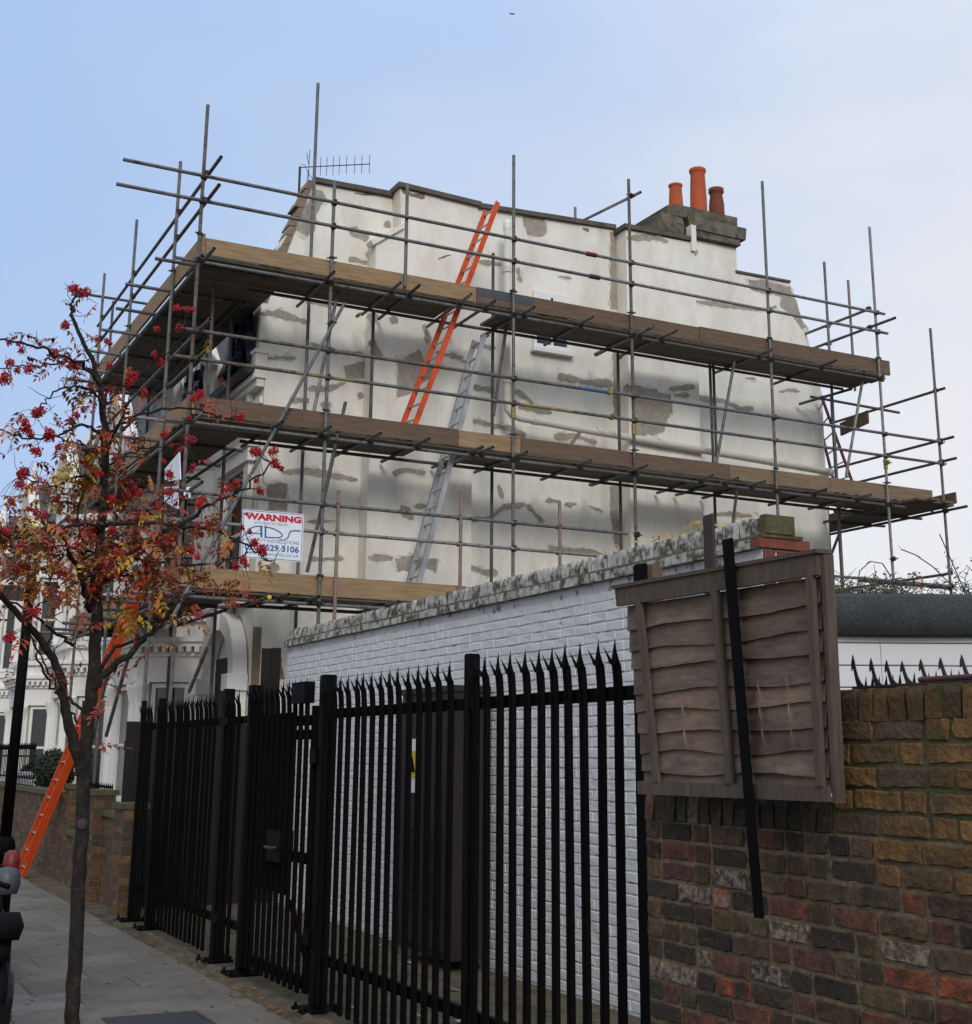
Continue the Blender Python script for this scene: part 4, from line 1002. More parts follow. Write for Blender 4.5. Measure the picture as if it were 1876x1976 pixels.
# shrubs behind the garage roof
def twig_bush(name, label, cx, cy, z0, w, h, n, leaf, green=0, arch=()):
    bx = thing(name, label, 'bush', (cx, cy, z0))
    tw = MB(); lf = MB()
    for k in range(n):
        a = rnd.uniform(0, 6.28); p = Vector((cx + rnd.gauss(0, w*.3), cy + rnd.gauss(0, .25), z0)); pts = [p.copy()]
        d = Vector((rnd.gauss(0, .35), rnd.gauss(0, .3), 1)).normalized(); L_ = h*rnd.uniform(.5, 1.05)
        for i in range(5):
            d = (d + Vector((rnd.gauss(0,.25), rnd.gauss(0,.2), rnd.gauss(-.02,.12)))).normalized(); p = p + d*(L_/5); pts.append(p.copy())
            q = p + Vector((rnd.gauss(0,.09), rnd.gauss(0,.09), rnd.uniform(-.03,.12)))
            tw.tube(p, q, .004, 4, .002)
            for _ in range(leaf):
                c = p.lerp(q, rnd.random()) + Vector((rnd.gauss(0,.03), rnd.gauss(0,.03), rnd.gauss(0,.03))); u = Vector((rnd.gauss(0,1), rnd.gauss(0,1), rnd.gauss(0,1))).normalized()*rnd.uniform(.015,.034); v = u.orthogonal().normalized()*.011
                lf.add([c-u, c+v, c+u, c-v], [(0,1,2,3)])
        tw.chain(pts, [.007 - .001*i for i in range(6)], 5)
    for pts in arch:
        W3 = [Vector((cx + a, cy, z0 + b)) for a, b in pts]; tw.chain(W3, [.006]*len(W3), 5)
        for a, b in zip(W3[:-1], W3[1:]):
            for _ in range(2):
                c = a.lerp(b, rnd.random()); u = Vector((rnd.gauss(0,1), 0, rnd.gauss(0,1))).normalized()*.035; v = u.orthogonal().normalized()*.012; c = c + u
                lf.add([c-u, c+v, c+u, c-v], [(0,1,2,3)])
    part('twigs', tw, M['twig'], bx); part('leaves', lf, M['greenleaf'], bx)
def bushpos(px, off): 
    p = gpt(px, 1142, off); return p
p = bushpos(1690, 2.6); twig_bush('bare_bush', 'bare twiggy bush beyond the garage roof', p.x, p.y, p.z - .25, 1.2, .40, 90, 1, arch=[[(-.25,.25),(-.2,.45),(-.05,.56),(.12,.55),(.22,.42)]])
p = bushpos(1632, 2.2); twig_bush('evergreen_bush', 'low dark evergreen bush at the left of the garage roof', p.x, p.y, p.z - .25, .8, .38, 70, 9)
p = bushpos(1862, 2.0); twig_bush('leafy_shrub', 'straggly leafy shrub at the right edge beyond the garage roof', p.x, p.y, p.z - .3, .35, .62, 22, 4, arch=[[(-.1,.3),(-.4,.52),(-.62,.62),(-.8,.66)], [(0,.3),(-.15,.6),(-.28,.85)]])
p = bushpos(1775, 1.6); fw = thing('orange_flower', 'orange flower spike just above the garage roof', 'flower', (p.x, p.y, p.z - .2))
fs = MB()
for k in range(26):
    c = Vector((p.x + rnd.gauss(0,.02) + .05*(k/26), p.y + rnd.gauss(0,.02), p.z - .05 + k*.0075)); u = Vector((rnd.gauss(.6,.6), rnd.gauss(0,.5), rnd.uniform(-.8,.6))).normalized()*.022; v = u.orthogonal().normalized()*.007
    fs.add([c-u, c+v, c+u, c-v], [(0,1,2,3)])
part('petals', fs, M['orange'], fw); part('stem', MB().tube((p.x, p.y, p.z - .3), (p.x + .04, p.y, p.z + .12), .005, 5), M['greenleaf'], fw)

# ================================================================== scaffolding
TR_ = .0242; rnd2 = random.Random(5)
M['tubelight'] = mat('bright_galvanised_tube', (.215,.215,.215), .6, .35, var=.3, scale=12, col2=(.12,.10,.085), thr=.60, coord='pos', dirt=(.36,.35,.33), dscale=5, dthr=.70, dsoft=.02)
M['tuberust'] = mat('rust_streaked_tube', (.125,.115,.11), .7, .25, var=.4, scale=10, col2=(.085,.045,.028), thr=.55, coord='pos', dirt=(.30,.29,.27), dscale=6, dthr=.71, dsoft=.02)
YS0, YS1 = 16.0, 16.92            # outer and inner rows along the side wall
XS0, XS1 = 4.0, 5.02              # outer and inner rows along the street front
DK = (3.64, 5.82, 7.96)           # undersides of the toe boards (top of the decks)
sf = thing('scaffold', 'three-lift tube scaffold with timber decks wrapped round the end house', 'scaffold', (4, 16, 0))
def tube(name, p, q, mt='tube', lab=None):
    if mt == 'tube': mt = rnd2.choice(('tube', 'tube', 'tube', 'tubelight', 'tuberust'))
    return part(name, MB().tube(p, q, TR_, 10, hollow=True), M[mt], sf, smooth=False, label=lab)
cm = MB().obox((0,0,0), (.034,0,0), (0,.03,0), (0,0,.028)).obox((0,0,.0), (.03,0,0), (0,.034,0), (0,0,.018)).tube((-.03,-.045,0), (.055,-.045,0), .007, 6).tube((.05,-.052,0), (.05,-.03,0), .013, 6).tube((-.02,.03,.02), (-.06,.03,.02), .006, 6).obox((.0,-.02,.03), (.018,0,0), (0,.03,0), (0,0,.01)).mesh('coupler', M['coupler'])
cg = cm.copy(); cg.materials.clear(); cg.materials.append(M['couplergold'])
def coup(p, gold=False, rz=None): inst('coupler', cg if gold else cm, sf, p, (rnd.uniform(-.2,.2), rnd.uniform(-.2,.2), rnd.choice([0, pi/2, pi]) if rz is None else rz))
ring_me = MB().lathe([(.026,-.012), (.04,-.012), (.04,.012), (.026,.012)], (0,0,0), 10).obox((.05,0,0), (.022,0,0), (0,.01,0), (0,0,.01)).obox((-.05,0,0), (.018,0,0), (0,.012,0), (0,0,.006)).mesh('toe_clip', M['coupler'])
def clip(p): inst('toe_clip', ring_me, sf, p, (0, 0, rnd.uniform(-.6,.6)))

# outer standards, side wall row: (x, z0, z1)
OUT = [(3.98,0,10.04,'tube'),(5.80,0,9.34,'tube'),(8.60,0,10.35,'tube'),(10.63,0,10.40,'tube'),(13.27,0,10.93,'tube'),(15.57,0,10.57,'tube'),(16.82,0,8.93,'tube')]
for x, z0, z1, mt in OUT:
    tube('standard', (x, YS0, z0), (x + .0, YS0, z1), mt)
part('base_plate', MB().box(3.9, 4.06, 15.92, 16.08, -.005, .008), M['coupler'], sf)
tube('guard_post', (6.89, YS0, 7.98), (6.89, YS0, 9.53))
for x, z0, z1 in ((6.02, 2.9, 4.95), (9.62 - 2.4, 3.0, 4.95), (9.92, 2.9, 4.98)):
    pass
# short pink-rusted guard posts of the lowest lift
for px, y0, y1, mt in ((654,946,1195,'tubepink'),(890,946,1130,'tubepink'),(1080,968,1090,'tubepink')):
    a = at(px, y0, 'y', YS0 - .05); tube('guard_post', (a.x, YS0 - .05, a.z), (a.x, YS0 - .05, 2.6), mt)
    GPX = a.x
    for z in (4.80, 4.44): coup((a.x, YS0 - .02, z), rz=0)
# inner standards
for x, z0, z1, mt in ((5.88,0,11.37,'tube'),(6.80,5.9,7.9,'tubedark'),(8.74,0,9.14,'tubedark'),(10.97,0,7.9,'tubedark'),(12.76,3.6,8.05,'tubedark'),(12.83,5.9,8.0,'tubedark'),(15.34,0,10.20,'tube'),(15.87,7.9,9.95,'tubepink')):
    y = YS1 if z1 < 11 else 17.1
    tube('standard', (x, y, z0), (x, y, z1), mt)
tube('standard', (15.50, 17.12, 0), (15.50, 17.12, 7.82), 'tubedark')
# ledgers and guard rails, X direction: (z, x0, x1, y, kind)
yo = YS0 + .05; yi = 16.82
def rail_x(name, x0, x1, y, z, mt='tube', dz=0.0): tube(name, (x0, y, z), (x1, y, z + dz), mt)
rail_x('guard_rail', 2.93, 9.9, YS0 - .05, 9.00, 'tube'); rail_x('guard_rail', 9.9, 15.73, YS0 - .05, 9.00, 'tube')
rail_x('guard_rail', 2.87, 9.95, YS0 - .05, 8.65, 'tube'); rail_x('guard_rail', 9.95, 15.77, YS0 - .05, 8.66, 'tube')
for x, z in ((9.9, 9.0), (9.95, 8.65)):
    o = part('sleeve', MB().lathe([(.032, x-.09), (.036, x-.08), (.036, x+.08), (.032, x+.09)], (0, YS0 - .05, z), 10, 'x'), M['redpaint'] if z > 8.9 else M['coupler'], sf)
rail_x('guard_rail', 3.75, 10.2, YS0 - .05, 6.88); rail_x('guard_rail', 10.2, 16.8, YS0 - .05, 6.89)
rail_x('guard_rail', 3.75, 5.35, YS0 - .05, 6.51); rail_x('guard_rail', 5.35, 6.15, YS0 - .05, 6.51, 'tubeyellow'); rail_x('guard_rail', 6.15, 8.62, YS0 - .05, 6.51)
rail_x('guard_rail', 8.62, 9.55, YS0 - .05, 6.51, 'tubeyellow'); rail_x('guard_rail', 9.55, 16.8, YS0 - .05, 6.51)
a0 = at(593 + 1450*K, 677.6 + 205*K, 'y', YS0 - .05).x; a1 = at(593 + 1600*K, 677.6 + 225*K, 'y', YS0 - .05).x
part('blue_sleeve', MB().tube((a0, YS0 - .05, 6.885), (a1, YS0 - .05, 6.885), .027, 10), M['tubeblue'], sf)
coup((a1 + .05, YS0 - .05, 6.885), True); coup((a1 + .08, YS0 - .05, 6.51), True)
rail_x('guard_rail', 3.8, 10.45, YS0 - .05, 4.80); rail_x('guard_rail', 3.8, 10.3, YS0 - .05, 4.44)
rail_x('guard_rail', 10.9, 16.8, YS0 - .05, 4.44); rail_x('guard_rail', 14.9, 16.85, YS0 + .05, 4.42, 'tubedark')
for zi, z in enumerate(DK):
    x1 = (16.9, 16.6, 15.7)[zi]
    rail_x('ledger', 3.7, 9.3, yo, z - .115); rail_x('ledger', 9.3, x1, yo, z - .115, 'tubedark' if zi else 'tube')
    rail_x('ledger', 4.9, 10.2, yi, z - .10, 'tubedark'); rail_x('ledger', 10.2, x1 - .2, yi, z - .10, 'tubedark')
# transoms: near ends read off the photograph, standing proud of the outer row
def tx(*p): return [at(a, b, 'y', 15.66).x for a, b in p]
T3 = tx(*F2((150,1098),(500,1168),(597,1197),(870,1248),(1012,1258),(1220,1245),(1525,1300),(1840,1345)), *F3((165,992),(287,1022),(810,1108),(1145,1168)))
T2 = tx(*F5((-130,640*0+395),(120,415),(390,440),(645,440),(945,472),(990,525),(1180,540),(1525,558),(1805,620)), *F6((130,150),(500,178),(630,192),(775,243),(1110,272),(1345,310)))
T1 = tx((555,1172),(617,1158),(770,1163)) + [8.9, 10.4, 12.0, 13.6, 15.2]
for zi, (lst, z) in enumerate(((T1, DK[0]), (T2, DK[1]), (T3, DK[2]))):
    for i, x in enumerate(lst):
        y0 = 15.66 + rnd.uniform(-.05, .05); y1 = 17.22 + (rnd.uniform(-.1, .05) if not (6.9 < x < 8.7 or 11.3 < x < 12.9) else -.0)
        tube('transom', (x, y0, z - .062), (x + rnd.uniform(-.06, .06), y1, z - .066), rnd.choice(['tube', 'tubedark', 'tube']))
        coup((x, yo, z - .10), rz=0)
        if zi == 2 and i % 4 == 1: part('yellow_end', MB().tube((x - .0, 17.13, z - .066), (x, 17.26, z - .066), .0262, 10), M['tubeyellow'], sf)
tube('transom', (5.02, 15.62, DK[0] - .115), (5.0, 16.6, DK[0] - .115)); part('yellow_end_cap', MB().lathe([(.0, 15.60), (.026, 15.605), (.026, 15.64)], (5.02, 0, DK[0] - .115), 10, 'y'), M['yellow'], sf)
# couplers where standards meet rails and ledgers
for x, z0, z1, mt in OUT:
    for z in (9.0, 8.655, 7.84, 6.88, 6.51, 5.70, 4.80, 4.44, 3.52):
        if z < z1 and not (x > 16 and (z > 7 or z in (4.80,))) : coup((x, YS0 - .025, z), gold=(abs(z - 6.51) < .01 and x in (13.27,)), rz=0)
    for z in DK:
        if z + .25 < z1 and x < 16: clip((x, YS0, z + .25))
coup((15.57, YS0 - .03, 6.40), True)
for x in (10.63, 8.6, 15.57): part('sleeve_coupler', MB().lathe([(.031, 6.3), (.034, 6.31), (.034, 6.46), (.031, 6.47)], (x, YS0, 0), 10), M['couplergold'], sf)
# toe boards of the long side, board by board: (deck, x0, x1, mat)
def toe(z, x0, x1, mt, h=.228, y=YS0 + .045, dz=0.0, lab=None):
    P = [(x0, y, z), (x1, y, z + dz), (x1, y, z + dz + h), (x0, y, z + h)]
    part('toe_board', MB().prism(P, (0, .036, 0)), M[mt], sf, label=lab)
xt = [at(593 + a*K, 127 + b*K, 'y', YS0 + .045).x for a, b in ((905,1210),)][0]
xg = at(1350, 640, 'y', YS0 + .045).x
toe(DK[2], 4.08, xt - .006, 'toenew'); toe(DK[2], xt + .006, xg - .006, 'toeold', .232, lab='reddish worn toe board with a dark painted end'); toe(DK[2], xg + .006, 15.86, 'toeold', .25)
part('painted_end', MB().box(xt + .02, xt + .95, YS0 + .042, YS0 + .045, DK[2] + .10, DK[2] + .228), M['slate'], sf)
xa = at(593 + 808*K, 677.6 + 470*K, 'y', YS0 + .045).x; xb_ = at(593 + 1142*K, 677.6 + 500*K, 'y', YS0 + .045).x
toe(DK[1], 4.0, xa - .004, 'toeold', .235, lab='worn red-brown toe board'); toe(DK[1], xa + .004, xb_ - .006, 'toenew', .225, lab='short clean yellow toe board'); toe(DK[1], xb_ + .006, 12.4, 'toeold', .23); toe(DK[1], 12.41, 14.4, 'toemid', .23); toe(DK[1], 14.41, 16.62, 'toemid', .23)
toe(DK[0], 4.02, 7.9, 'toenew', .25); toe(DK[0], 7.91, 11.6, 'toenew', .24); toe(DK[0], 11.61, 15.8, 'toemid', .24)
# deck boards, five across
def deck_x(z, x0, x1, ny=4, gap=None, skip=()):
    for j in range(ny):
        y0 = YS0 + .075 + j*.205; cuts = [x0 + rnd.uniform(-.02, .05)] + sorted(rnd.sample(range(1, 9), 2 if x1 - x0 < 9 else 3)) 
        cuts = [x0 + rnd.uniform(-.02, .06)] + [x0 + (x1 - x0)*f + rnd.uniform(-.5, .5) for f in ((.36, .70) if j % 2 else (.30, .62))] + [x1 + rnd.uniform(-.08, .03)]
        for a, b in zip(cuts[:-1], cuts[1:]):
            segs = [(a, b)]
            if gap and gap[2] <= j <= gap[3]:
                segs = [s for s in ((a, min(b, gap[0])), (max(a, gap[1]), b)) if s[1] - s[0] > .1]
            for s0, s1 in segs:
                part('scaffold_board', MB().box(s0 + .005, s1 - .005, y0 + .006, y0 + .199, z - .040 + rnd.uniform(0, .004), z - .002), M['board'], sf)
deck_x(DK[2], 4.0, 15.85, gap=(7.75, 8.5, 1, 3)); deck_x(DK[1], 3.98, 16.9, gap=(7.3, 8.1, 1, 3)); deck_x(DK[0], 4.0, 15.8)
# ------- along the street front
FY = [17.44, 20.2, 22.65]
for y, z1 in ((17.44, 9.83), (20.2, 9.97), (22.65, 9.87)): tube('standard', (XS0, y, 0), (XS0, y, z1))
tube('standard', (4.25, 23.0, 6.2), (4.25, 23.0, 9.5)); tube('standard', (5.0, 17.9, 0), (5.0, 17.9, 8.2), 'tubedark'); tube('standard', (5.0, 20.3, 0), (5.0, 20.3, 8.2), 'tubedark'); tube('standard', (4.98, 22.9, 0), (4.98, 22.9, 8.2), 'tubedark')
tube('standard', (4.46, 16.95, 6.1), (4.46, 16.95, 7.9), 'tube')
for z in (9.02, 8.64, 6.86, 6.48, 4.78, 4.42):
    tube('guard_rail', (XS0 + .05, 15.45 + rnd.uniform(-.05, .1), z + .045), (XS0 + .05, 23.2, z + .045))
    for y in FY: coup((XS0 + .025, y, z + .045), rz=pi/2)
    coup((XS0 + .03, YS0 - .0, z + .045), rz=pi/2)
for z in DK:
    tube('ledger', (XS0 + .05, 15.5, z - .115), (XS0 + .05, 23.3, z - .115)); tube('ledger', (XS1 - .05, 17.3, z - .115), (XS1 - .05, 23.3, z - .115), 'tubedark')
    for y in (16.35, 17.50, 18.6, 19.7, 20.9, 22.0, 22.75):
        tube('transom', (3.45 + rnd.uniform(-.1, .1), y, z - .06), (5.15, y + rnd.uniform(-.04, .04), z - .064), rnd.choice(['tube', 'tubedark'])); coup((XS0 + .05, y, z - .10), rz=pi/2)
    for y in FY: clip((XS0, y, z + .22))
    # toe boards and deck boards run along the street
    for a, b in ((16.02, 19.0), (19.012, 22.1), (22.11, 23.5)):
        part('toe_board', MB().box(XS0 + .03, XS0 + .066, a, b, z + rnd.uniform(-.01, .01), z + .26 + rnd.uniform(-.01, .02)), M['toenewf'], sf)
    nb_ = 6 if z > 7 else 4
    for j in range(nb_):
        x0 = XS0 + .08 + j*.205
        for a, b in ((16.92, 19.9 + .3*(j % 2)), (19.91 + .3*(j % 2), 23.4)):
            part('scaffold_board', MB().box(x0 + .006, x0 + .199, a + .005, b - .005, z - .040 + rnd.uniform(0, .004), z - .002), M['board'], sf)
tube('transom', at(173, 569, 'y', 22.7), at(288, 587, 'y', 22.7), 'tubedark')
# ------- return at the rear of the house (Y direction)
for z, y0, y1, x in [(at(a_, b_, 'x', 16.87).z, at(a_, b_, 'x', 16.87).y, y_, 16.87) for a_, b_, y_ in ((1840,843,18.6),(1845,884,18.3),(1823,749,18.7),(1866,977,19.2),(1826,1108,18.8))]:
    tube('guard_rail', (x, y0, z), (x, y1, z + .01), 'tubedark'); coup((x - .02, YS0 + .02, z), rz=pi/2)
tube('guard_rail', (15.42, 16.0, 9.05), (15.42, 18.2, 9.08)); tube('guard_rail', (15.42, 15.4, 8.72), (15.42, 18.2, 8.76))
for z in (9.06, 8.73): coup((15.45, 17.05, z), rz=pi/2); coup((15.42, 16.0, z), rz=pi/2)
tube('standard', (16.6, 18.6, 0), (16.6, 18.6, 6.2), 'tubedark')
tube('ledger', (15.6, 16.2, 5.66), (15.6, 19.5, 5.66), 'tubedark'); tube('ledger', (15.2, 17.3, 7.8), (17.2, 17.25, 7.75), 'tubedark'); tube('ledger', (15.1, 17.5, 7.7), (15.6, 16.7, 7.85), 'tubedark')
for j in range(5):
    part('scaffold_board', MB().box(15.95 + j*.205, 16.14 + j*.205, 15.72 - .14*(j in (1, 3)) + .05*j, 19.6, DK[1] - .041 + .002*j, DK[1] - .002 + .002*j), M['board'], sf)
part('toe_board', MB().box(16.62, 16.655, 16.9, 19.4, DK[1] + .01, DK[1] + .23), M['toeold'], sf); 
part('toe_board', MB().box(16.93, 16.965, 15.85, 16.75, DK[1] + .01, DK[1] + .2), M['toeold'], sf)
part('toe_board', MB().prism([(16.05, 17.55, 7.25), (16.05, 16.85, 7.33), (16.05, 16.85, 7.56), (16.05, 17.55, 7.48)], (.036, 0, 0)), M['toeold'], sf)
for j in range(2): tube('transom', (15.4, 17.1 + j*.9, DK[1] - .07), (17.2, 16.9 + j*.9, DK[1] - .07), 'tubedark')
tube('ledger', at(1236, 371, 'y', 15.7), at(1122, 427, 'y', 18.6)); coup(at(1216, 379, 'y', 16.0), rz=0); a_ = at(1110, 400, 'y', 18.6); tube('standard', (a_.x, 18.6, 8.5), (a_.x, 18.6, a_.z), 'tubepink')
# ------- braces
def brace(p, q, y, y2=None, mt='tube'):
    a = at(*p, 'y', y); b = at(*q, 'y', y2 or y); tube('brace', a, b, mt)
brace((665,585), (320,1215), 15.93, 15.93); coup(at(640, 625, 'y', 15.95), rz=0)
brace(F2((187,1090))[0], F2((35,1850))[0], 16.5, 16.2); brace(F5((205,272))[0], F5((0,1180))[0], 16.15, 16.15, 'tubedark')
brace(F2((1092,1200))[0], F2((995,1870))[0], 16.6, 16.4); brace(F3((630,1092))[0], F3((510,1770))[0], 16.3, 16.3); brace(F3((1312,1205))[0], F3((1203,1840))[0], 16.3, 16.3)
brace(F6((630,195))[0], F6((598,450))[0], 16.2, 16.3, 'tubedark'); brace(F6((1165,510))[0], F6((1100,680))[0], 17.3, 17.3, 'tubedark'); brace(F5((165,430))[0], F5((88,800))[0], 16.1, 16.1, 'tubedark')
brace((215,1270), (165,1480), 17.0, 18.2, 'tube'); brace((250,1260), (205,1420), 17.2, 18.5, 'tube')
brace((400,1250), (365,1335), 16.6, 17.2, 'tube')

# ---- ladders ----------------------------------------------------------------------
def ladder(name, label, A0, A1, B0, B1, mt, rmt, cat='ladder', pitch=.25, sw=.075, st=.028, extra=None):
    A0, A1, B0, B1 = map(Vector, (A0, A1, B0, B1)); t = thing(name, label, cat, A0)
    side = (B0 - A0).normalized()
    for a, b in ((A0, A1), (B0, B1)):
        d = (b - a).normalized(); n = d.cross(side).normalized()
        mb = MB(); mb.obox((a+b)/2, n*(sw/2), side*(st/2 - .006), (b-a)/2)
        for s_ in (-1, 1): mb.obox((a+b)/2 + n*(s_*(sw/2 - .006)), n*.006, side*(st/2), (b-a)/2)
        part('stile', mb, M[mt], t)
    n = int((A1 - A0).length / pitch)
    for i in range(n):
        f = (i + .6)/n
        part('rung', MB().tube(A0.lerp(A1, f), B0.lerp(B1, f), .014, 8), M[rmt], t)
    if extra: extra(t)
    return t
yn, yf = 16.32, 16.68
n1, n0 = at(961, 390, 'y', yn), at(804, 812, 'y', yn); f1, f0 = at(938, 407, 'y', yf), at(780, 812, 'y', yf)
def dn(a, b, z): k = (z - b.z)/(a.z - b.z); return b + (a - b)*k
ladder('orange_ladder', 'orange fibreglass ladder standing on the middle deck and rising above the top rail', dn(n1, n0, DK[1]), n1, dn(f1, f0, DK[1]), f1, 'orange', 'alu')
n1, n0 = at(935, 645, 'y', 16.4), at(806, 1135, 'y', 16.4); f1, f0 = at(916, 658, 'y', 16.72), at(786, 1135, 'y', 16.72)
ladder('aluminium_ladder', 'bare aluminium ladder between the lowest and middle decks', dn(n1, n0, DK[0]), n1, dn(f1, f0, DK[0]), f1, 'alu', 'alu')
# street ladder: closed extension ladder, two pairs of stiles
f0 = at(36, 1688, 'z', 0.0); f1 = at(52, 1672, 'z', 0.0)
s_dir = Vector((.03, -.9995, 0)); f1 = f0 + s_dir*.36
top0 = at(289, 1085, 'y', 17.6); top1 = top0 + s_dir*.36
t = ladder('street_ladder', 'long closed orange extension ladder leaning from the pavement up to the lowest front deck', f0, top0, f1, top1, 'orange', 'alu', sw=.062)
off = (top0 - f0).normalized().cross(s_dir).normalized() * .05
if off.y > 0: off = -off
for a, b in ((f0, top0), (f1, top1)):
    q0, q1 = a.lerp(b, .05) + off, a.lerp(b, .97) + off; mb = MB(); n_ = off.normalized()
    mb.obox((q0+q1)/2, n_*.028, s_dir*.008, (q1-q0)/2)
    for s2 in (-1, 1): mb.obox((q0+q1)/2 + n_*(s2*.024), n_*.006, s_dir*.014, (q1-q0)/2)
    part('stile', mb, M['orange'], t)
for i in range(16):
    f = .05 + .92*(i + .6)/16; part('rung', MB().tube(f0.lerp(top0, f) + off, f1.lerp(top1, f) + off, .013, 8), M['alu'], t)
# red ladder beyond the rear corner
a1 = at(*F3((1075,1440))[0], 'y', 17.95); b1_ = at(*F3((1118,1800))[0], 'y', 17.95)
rl0 = Vector((16.78, 17.5, DK[1])); rl1 = Vector((15.75, 17.5, 7.85))
A1 = at(*F3((1070,1410))[0], 'y', 17.4); A0 = at(*F3((1228,1850))[0], 'y', 17.4); B1 = at(*F3((1040,1480))[0], 'y', 17.75); B0 = at(*F3((1120,1800))[0], 'y', 17.75)
A0 = dn(A1, A0, DK[1]); B0 = dn(B1, B0, DK[1])
ladder('red_ladder', 'dark red ladder on the middle deck beyond the rear corner of the house', A0, A1, B0, B1, 'redpaint', 'alu')

# ---- warning sign -----------------------------------------------------------------
YG = YS0 - .085
TLs, TRs, BRs, BLs = [at(x, y, 'y', YG) for x, y in ((468.7,982),(587,992.3),(583.1,1084.8),(465.2,1075.4))]
sg = thing('warning_sign', 'white security warning sign with red and blue lettering tied to the scaffold', 'sign', (TLs + BRs)/2)
ux = (TRs - TLs); SWd = ux.length; ux.normalize(); uz = (TLs - BLs); SHt = uz.length; uz.normalize()
def SP(u, v, o=0.0): return TLs.lerp(TRs, u).lerp(BLs.lerp(BRs, u), v) + Vector((0, -o, 0))
part('board', MB().prism([SP(0,.02), SP(.02,0), SP(.98,0), SP(1,.02), SP(1,.98), SP(.98,1), SP(.02,1), SP(0,.98)], (0, .008, 0)), M['signwhite'], sg)
bdm = MB()
for a, b in (((.02,.02),(.98,.02)),((.98,.02),(.98,.98)),((.98,.98),(.02,.98)),((.02,.98),(.02,.02))): bdm.bar(SP(*a, .002), SP(*b, .002), .001, .007, (0,1,0))
part('border_line', bdm, M['signblue'], sg)
def text(s, u, v, height, mt, width=None, fat=0.0, name='lettering', par=None, o=.003):
    cu = bpy.data.curves.new('t', 'FONT'); cu.body = s; cu.size = 1.0; cu.offset = fat; cu.align_x = 'LEFT'; cu.resolution_u = 3
    ob = bpy.data.objects.new('t', cu); COL.objects.link(ob)
    me = bpy.data.meshes.new_from_object(ob.evaluated_get(bpy.context.evaluated_depsgraph_get()))
    bpy.data.objects.remove(ob); 
    xs = [q.co.x for q in me.vertices]; ys = [q.co.y for q in me.vertices]; w0, h0 = max(xs) - min(xs), max(ys) - min(ys)
    kx = width/w0 if width else height/h0; ky = height/h0
    p0 = SP(u, v, o)
    for q in me.vertices:
        q.co = p0 + ux*((q.co.x - min(xs))*kx) + uz*((q.co.y - min(ys))*ky)
    me.materials.clear(); me.materials.append(M[mt]); me.name = name
    ob = link(name, me, par or sg); WINV[ob.name] = Matrix.Identity(4); return ob
bpy.context.view_layer.update()
text('WARNING', .04, .205, SHt*.145, 'signred', SWd*.92, .055)
text('SITE PROTECTED BY...', .20, .285, SHt*.05, 'signgrey', SWd*.58)
text('SECURITY INSTALLATIONS', .07, .655, SHt*.065, 'signgrey', SWd*.86)
text('020 8529 3106', .05, .83, SHt*.135, 'signblue', SWd*.88, .03)
text('www.adssecurity.co.uk', .05, .945, SHt*.095, 'signgrey', SWd*.88)
lg = MB()
def stroke(pts, w):
    P = [SP(u, v, .003) for u, v in pts]
    for a, b in zip(P[:-1], P[1:]): lg.bar(a - (b-a)*.08, b + (b-a)*.08, .001, w, (0,1,0))
def curve(p0, p1, p2, p3, n=12):
    return [tuple((1-t)**3*a + 3*(1-t)**2*t*b + 3*(1-t)*t*t*c + t**3*d for a, b, c, d in zip(p0, p1, p2, p3)) for t in np.linspace(0, 1, n)]
stroke(curve((.06,.56), (.12,.36), (.2,.32), (.31,.335)), .014); stroke([(.305,.335),(.315,.54)], .026); stroke([(.12,.485),(.30,.485)], .012)
stroke([(.375,.335),(.38,.545)], .022); stroke(curve((.36,.335), (.50,.335), (.62,.40), (.655,.475)), .014); stroke(curve((.655,.475), (.66,.55), (.5,.545), (.38,.545)), .014)
stroke(curve((.95,.36), (.70,.34), (.80,.46), (.735,.53)), .015); stroke(curve((.735,.53), (.70,.585), (.66,.575), (.60,.575)), .012)
part('logo', lg, M['signblue'], sg)
# white boards and a small notice on the corner standard
p = [at(x, y, 'x', 3.93) for x, y in ((312,895),(341,872),(345,930),(316,955))]
def sheet(name, label, cat, q, mt, th):
    tag(part(name, MB().prism(q, th), M[mt]), label, cat)
q = [at(x, y, 'x', 3.92) for x, y in ((318,905),(346,872),(348,925),(318,930))]
sheet('white_board', 'white panel hung on the street side of the scaffold corner, upper of two', 'board', q, 'signwhite', (.012, 0, 0))
q = [at(x, y, 'x', 3.92) for x, y in ((317,940),(344,938),(343,982),(317,968))]
sheet('white_board', 'white panel hung on the street side of the scaffold corner, lower of two', 'board', q, 'signwhite', (.012, 0, 0))
q = [at(x, y, 'y', 15.93) for x, y in ((354.5,939),(370,939.5),(368,960),(355,958.5))]
nt_ = part('notice', MB().prism(q, (0, .003, 0)), M['signwhite']); tag(nt_, 'small white notice taped to the corner scaffold tube', 'notice')
part('print', MB().prism([at(x, y, 'y', 15.927) for x, y in ((359,950),(364,950),(363,957),(358,956))], (0, .001, 0)), M['signgrey'], nt_)
